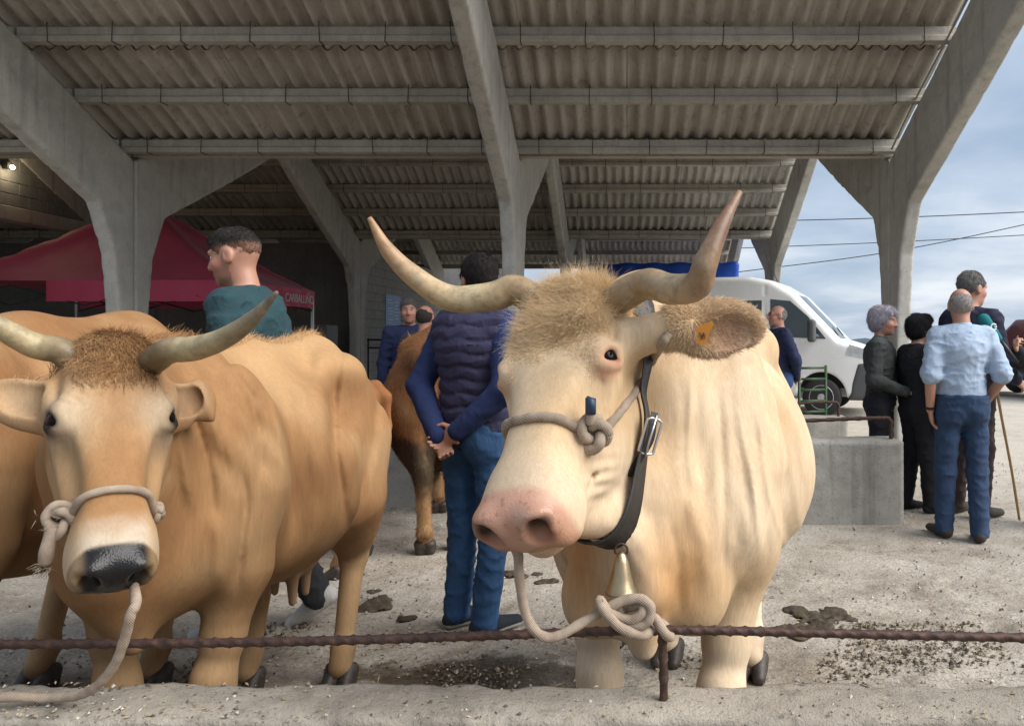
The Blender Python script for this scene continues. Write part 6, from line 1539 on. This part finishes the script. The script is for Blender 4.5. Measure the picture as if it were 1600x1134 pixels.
# overhead wires
for i, (lab, pts) in enumerate((('upper overhead wire crossing the sky', [(1100, 348), (1400, 340), (1700, 327)]), ('overhead wire sloping up to the edge of the sky', [(1100, 432), (1400, 392), (1700, 330)]), ('lowest overhead wire, nearly level across the sky', [(1100, 390), (1400, 378), (1700, 362)]))):
    q = [P(x, y, 34+i*3) for x, y in pts]; q = [q[0]+(q[0]-q[1])*2]+q+[q[-1]+(q[-1]-q[-2])*2]; c0 = q[2]; mb = MB(); mb.tube(spline(q, 40)-c0, .022, 5); o = mb.build('overhead_wire', M_BLACKR, None, True); o.location = c0; tag(o, lab, 'wire', 'overhead wires')

# ------------------------------------------------------------------ litter of the yard
def clod(seed, r):
    s = SDF(); rr = np.random.default_rng(seed)
    for k_ in range(9): s.ell((rr.normal(0, .10*r), rr.normal(0, .07*r), rr.uniform(0, .015)*r), np.array([.05, .04, .022])*r*rr.uniform(.5, 1.2), None, .05*r)
    s.half((0, 0, -1), .004); s.field(lambda X, Y, Z: .014*r*fbm(np.stack([X, Y, Z], -1), 30/r, 2, seed)); V, Q = s.mesh(.007*r); V[:, 2] = np.maximum(V[:, 2]*.55, -.004); return mesh_quads('dung_pile', V, Q)
t = NT('dung'); v = t.coord(); M_DUNG = t.done(t.ramp(t.noise(v, 40, 6), [(.3, (.028, .020, .012)), (.7, (.085, .062, .036))]), .8, 0, t.bump(t.noise(v, 90, 4), .6, .006))
for i, (px, py, r, lab) in enumerate(((590, 948, 1.0, 'dark dung pile between the brown cow and the man in the vest'), (832, 900, .8, 'dung clump beside the cream cow chest'), (1290, 970, 1.2, 'flat dung patch on the yard past the cream cow'), (1240, 990, .7, 'small dung clump close to the cream cow leg'))):
    d = 1.4*F/(py-CY); me = clod(i+3, r); me.materials.append(M_DUNG); o = link('dung_pile', me); o.location = ((px-CX)/F*d, d, 0.0); tag(o, lab, 'dung', 'dung on the yard')
def litter(name, n, region, lmin, lmax, thick, cols, seed, dens=None):
    r = np.random.default_rng(seed); V = []; Fc = []; C = []
    x0, x1, y0, y1 = region
    X = r.uniform(x0, x1, n*3); Y = y0+(y1-y0)*r.random(n*3)**1.5
    nn_ = .5+.5*fbm(np.stack([X, Y, 0*X], -1), 1.7, 3, seed); keep = nn_ > r.random(n*3)*1.1
    if dens: keep = sstep(dens, dens+.22, nn_) > r.random(n*3)
    X, Y = X[keep][:n], Y[keep][:n]; m = len(X)
    Z = gz(X, Y); L = r.uniform(lmin, lmax, m)*.5; W = L*r.uniform(*thick, m); a = r.uniform(0, math.pi, m); tz = r.normal(0, .25, m)
    c, s_ = np.cos(a), np.sin(a); hgt = np.maximum(W*.8, .0012)
    ux = np.stack([c*L, s_*L, tz*L], -1); uy = np.stack([-s_*W, c*W, 0*W], -1); cen = np.stack([X, Y, Z+.002+np.abs(tz)*L], -1); up = np.stack([0*W, 0*W, hgt], -1)
    P4 = [cen-ux, cen-uy+up*.6, cen+ux, cen+uy+up*.6, cen+up*1.5]
    VV = np.stack(P4, 1).reshape(-1, 3); i = np.arange(m)*5
    Qd = np.concatenate([np.stack([i, i+1, i+4, i+3], 1), np.stack([i+1, i+2, i+3, i+4], 1)])
    cc_ = np.array(cols)[r.integers(0, len(cols), m)]*r.uniform(.7, 1.25, (m, 1)); me = mesh_quads(name, VV, Qd, np.repeat(cc_, 5, 0), smooth=False); me.materials.append(M_CLOTH); o = link(name, me); o['kind'] = 'stuff'; return o
o = litter('straw', 5200, (-3.5, 3.2, 1.8, 7.5), .012, .06, (.05, .12), [(.42, .31, .15), (.30, .21, .10), (.20, .14, .07), (.5, .40, .22)], 51); o['label'] = 'scattered chopped straw and chaff on the concrete'
o = litter('gravel', 8000, (-3.5, 4.5, 1.8, 8.5), .006, .022, (.5, .9), [(.30, .27, .23), (.42, .39, .34), (.10, .075, .05), (.06, .045, .03), (.5, .47, .42)], 52); o['label'] = 'small stones and dung crumbs on the concrete'
o = litter('mulch', 4500, (-1.9, 1.7, 2.75, 3.75), .006, .028, (.4, .9), [(.06, .043, .026), (.10, .075, .045), (.16, .12, .075), (.30, .25, .18)], 54, .48); o['label'] = 'trodden damp dung and chaff behind the front wall'
o = litter('debris', 900, (-2.4, 2.3, 1.57, 1.73), .004, .014, (.3, .9), [(.12, .09, .06), (.35, .27, .15), (.5, .46, .4)], 53); o['label'] = 'crumbs of straw and dirt on the wall top'
vv = np.zeros(len(o.data.vertices)*3); o.data.vertices.foreach_get('co', vv); vv = vv.reshape(-1, 3); vv[:, 2] += .617-gz(vv[:, 0], vv[:, 1]); o.data.vertices.foreach_set('co', vv.ravel())
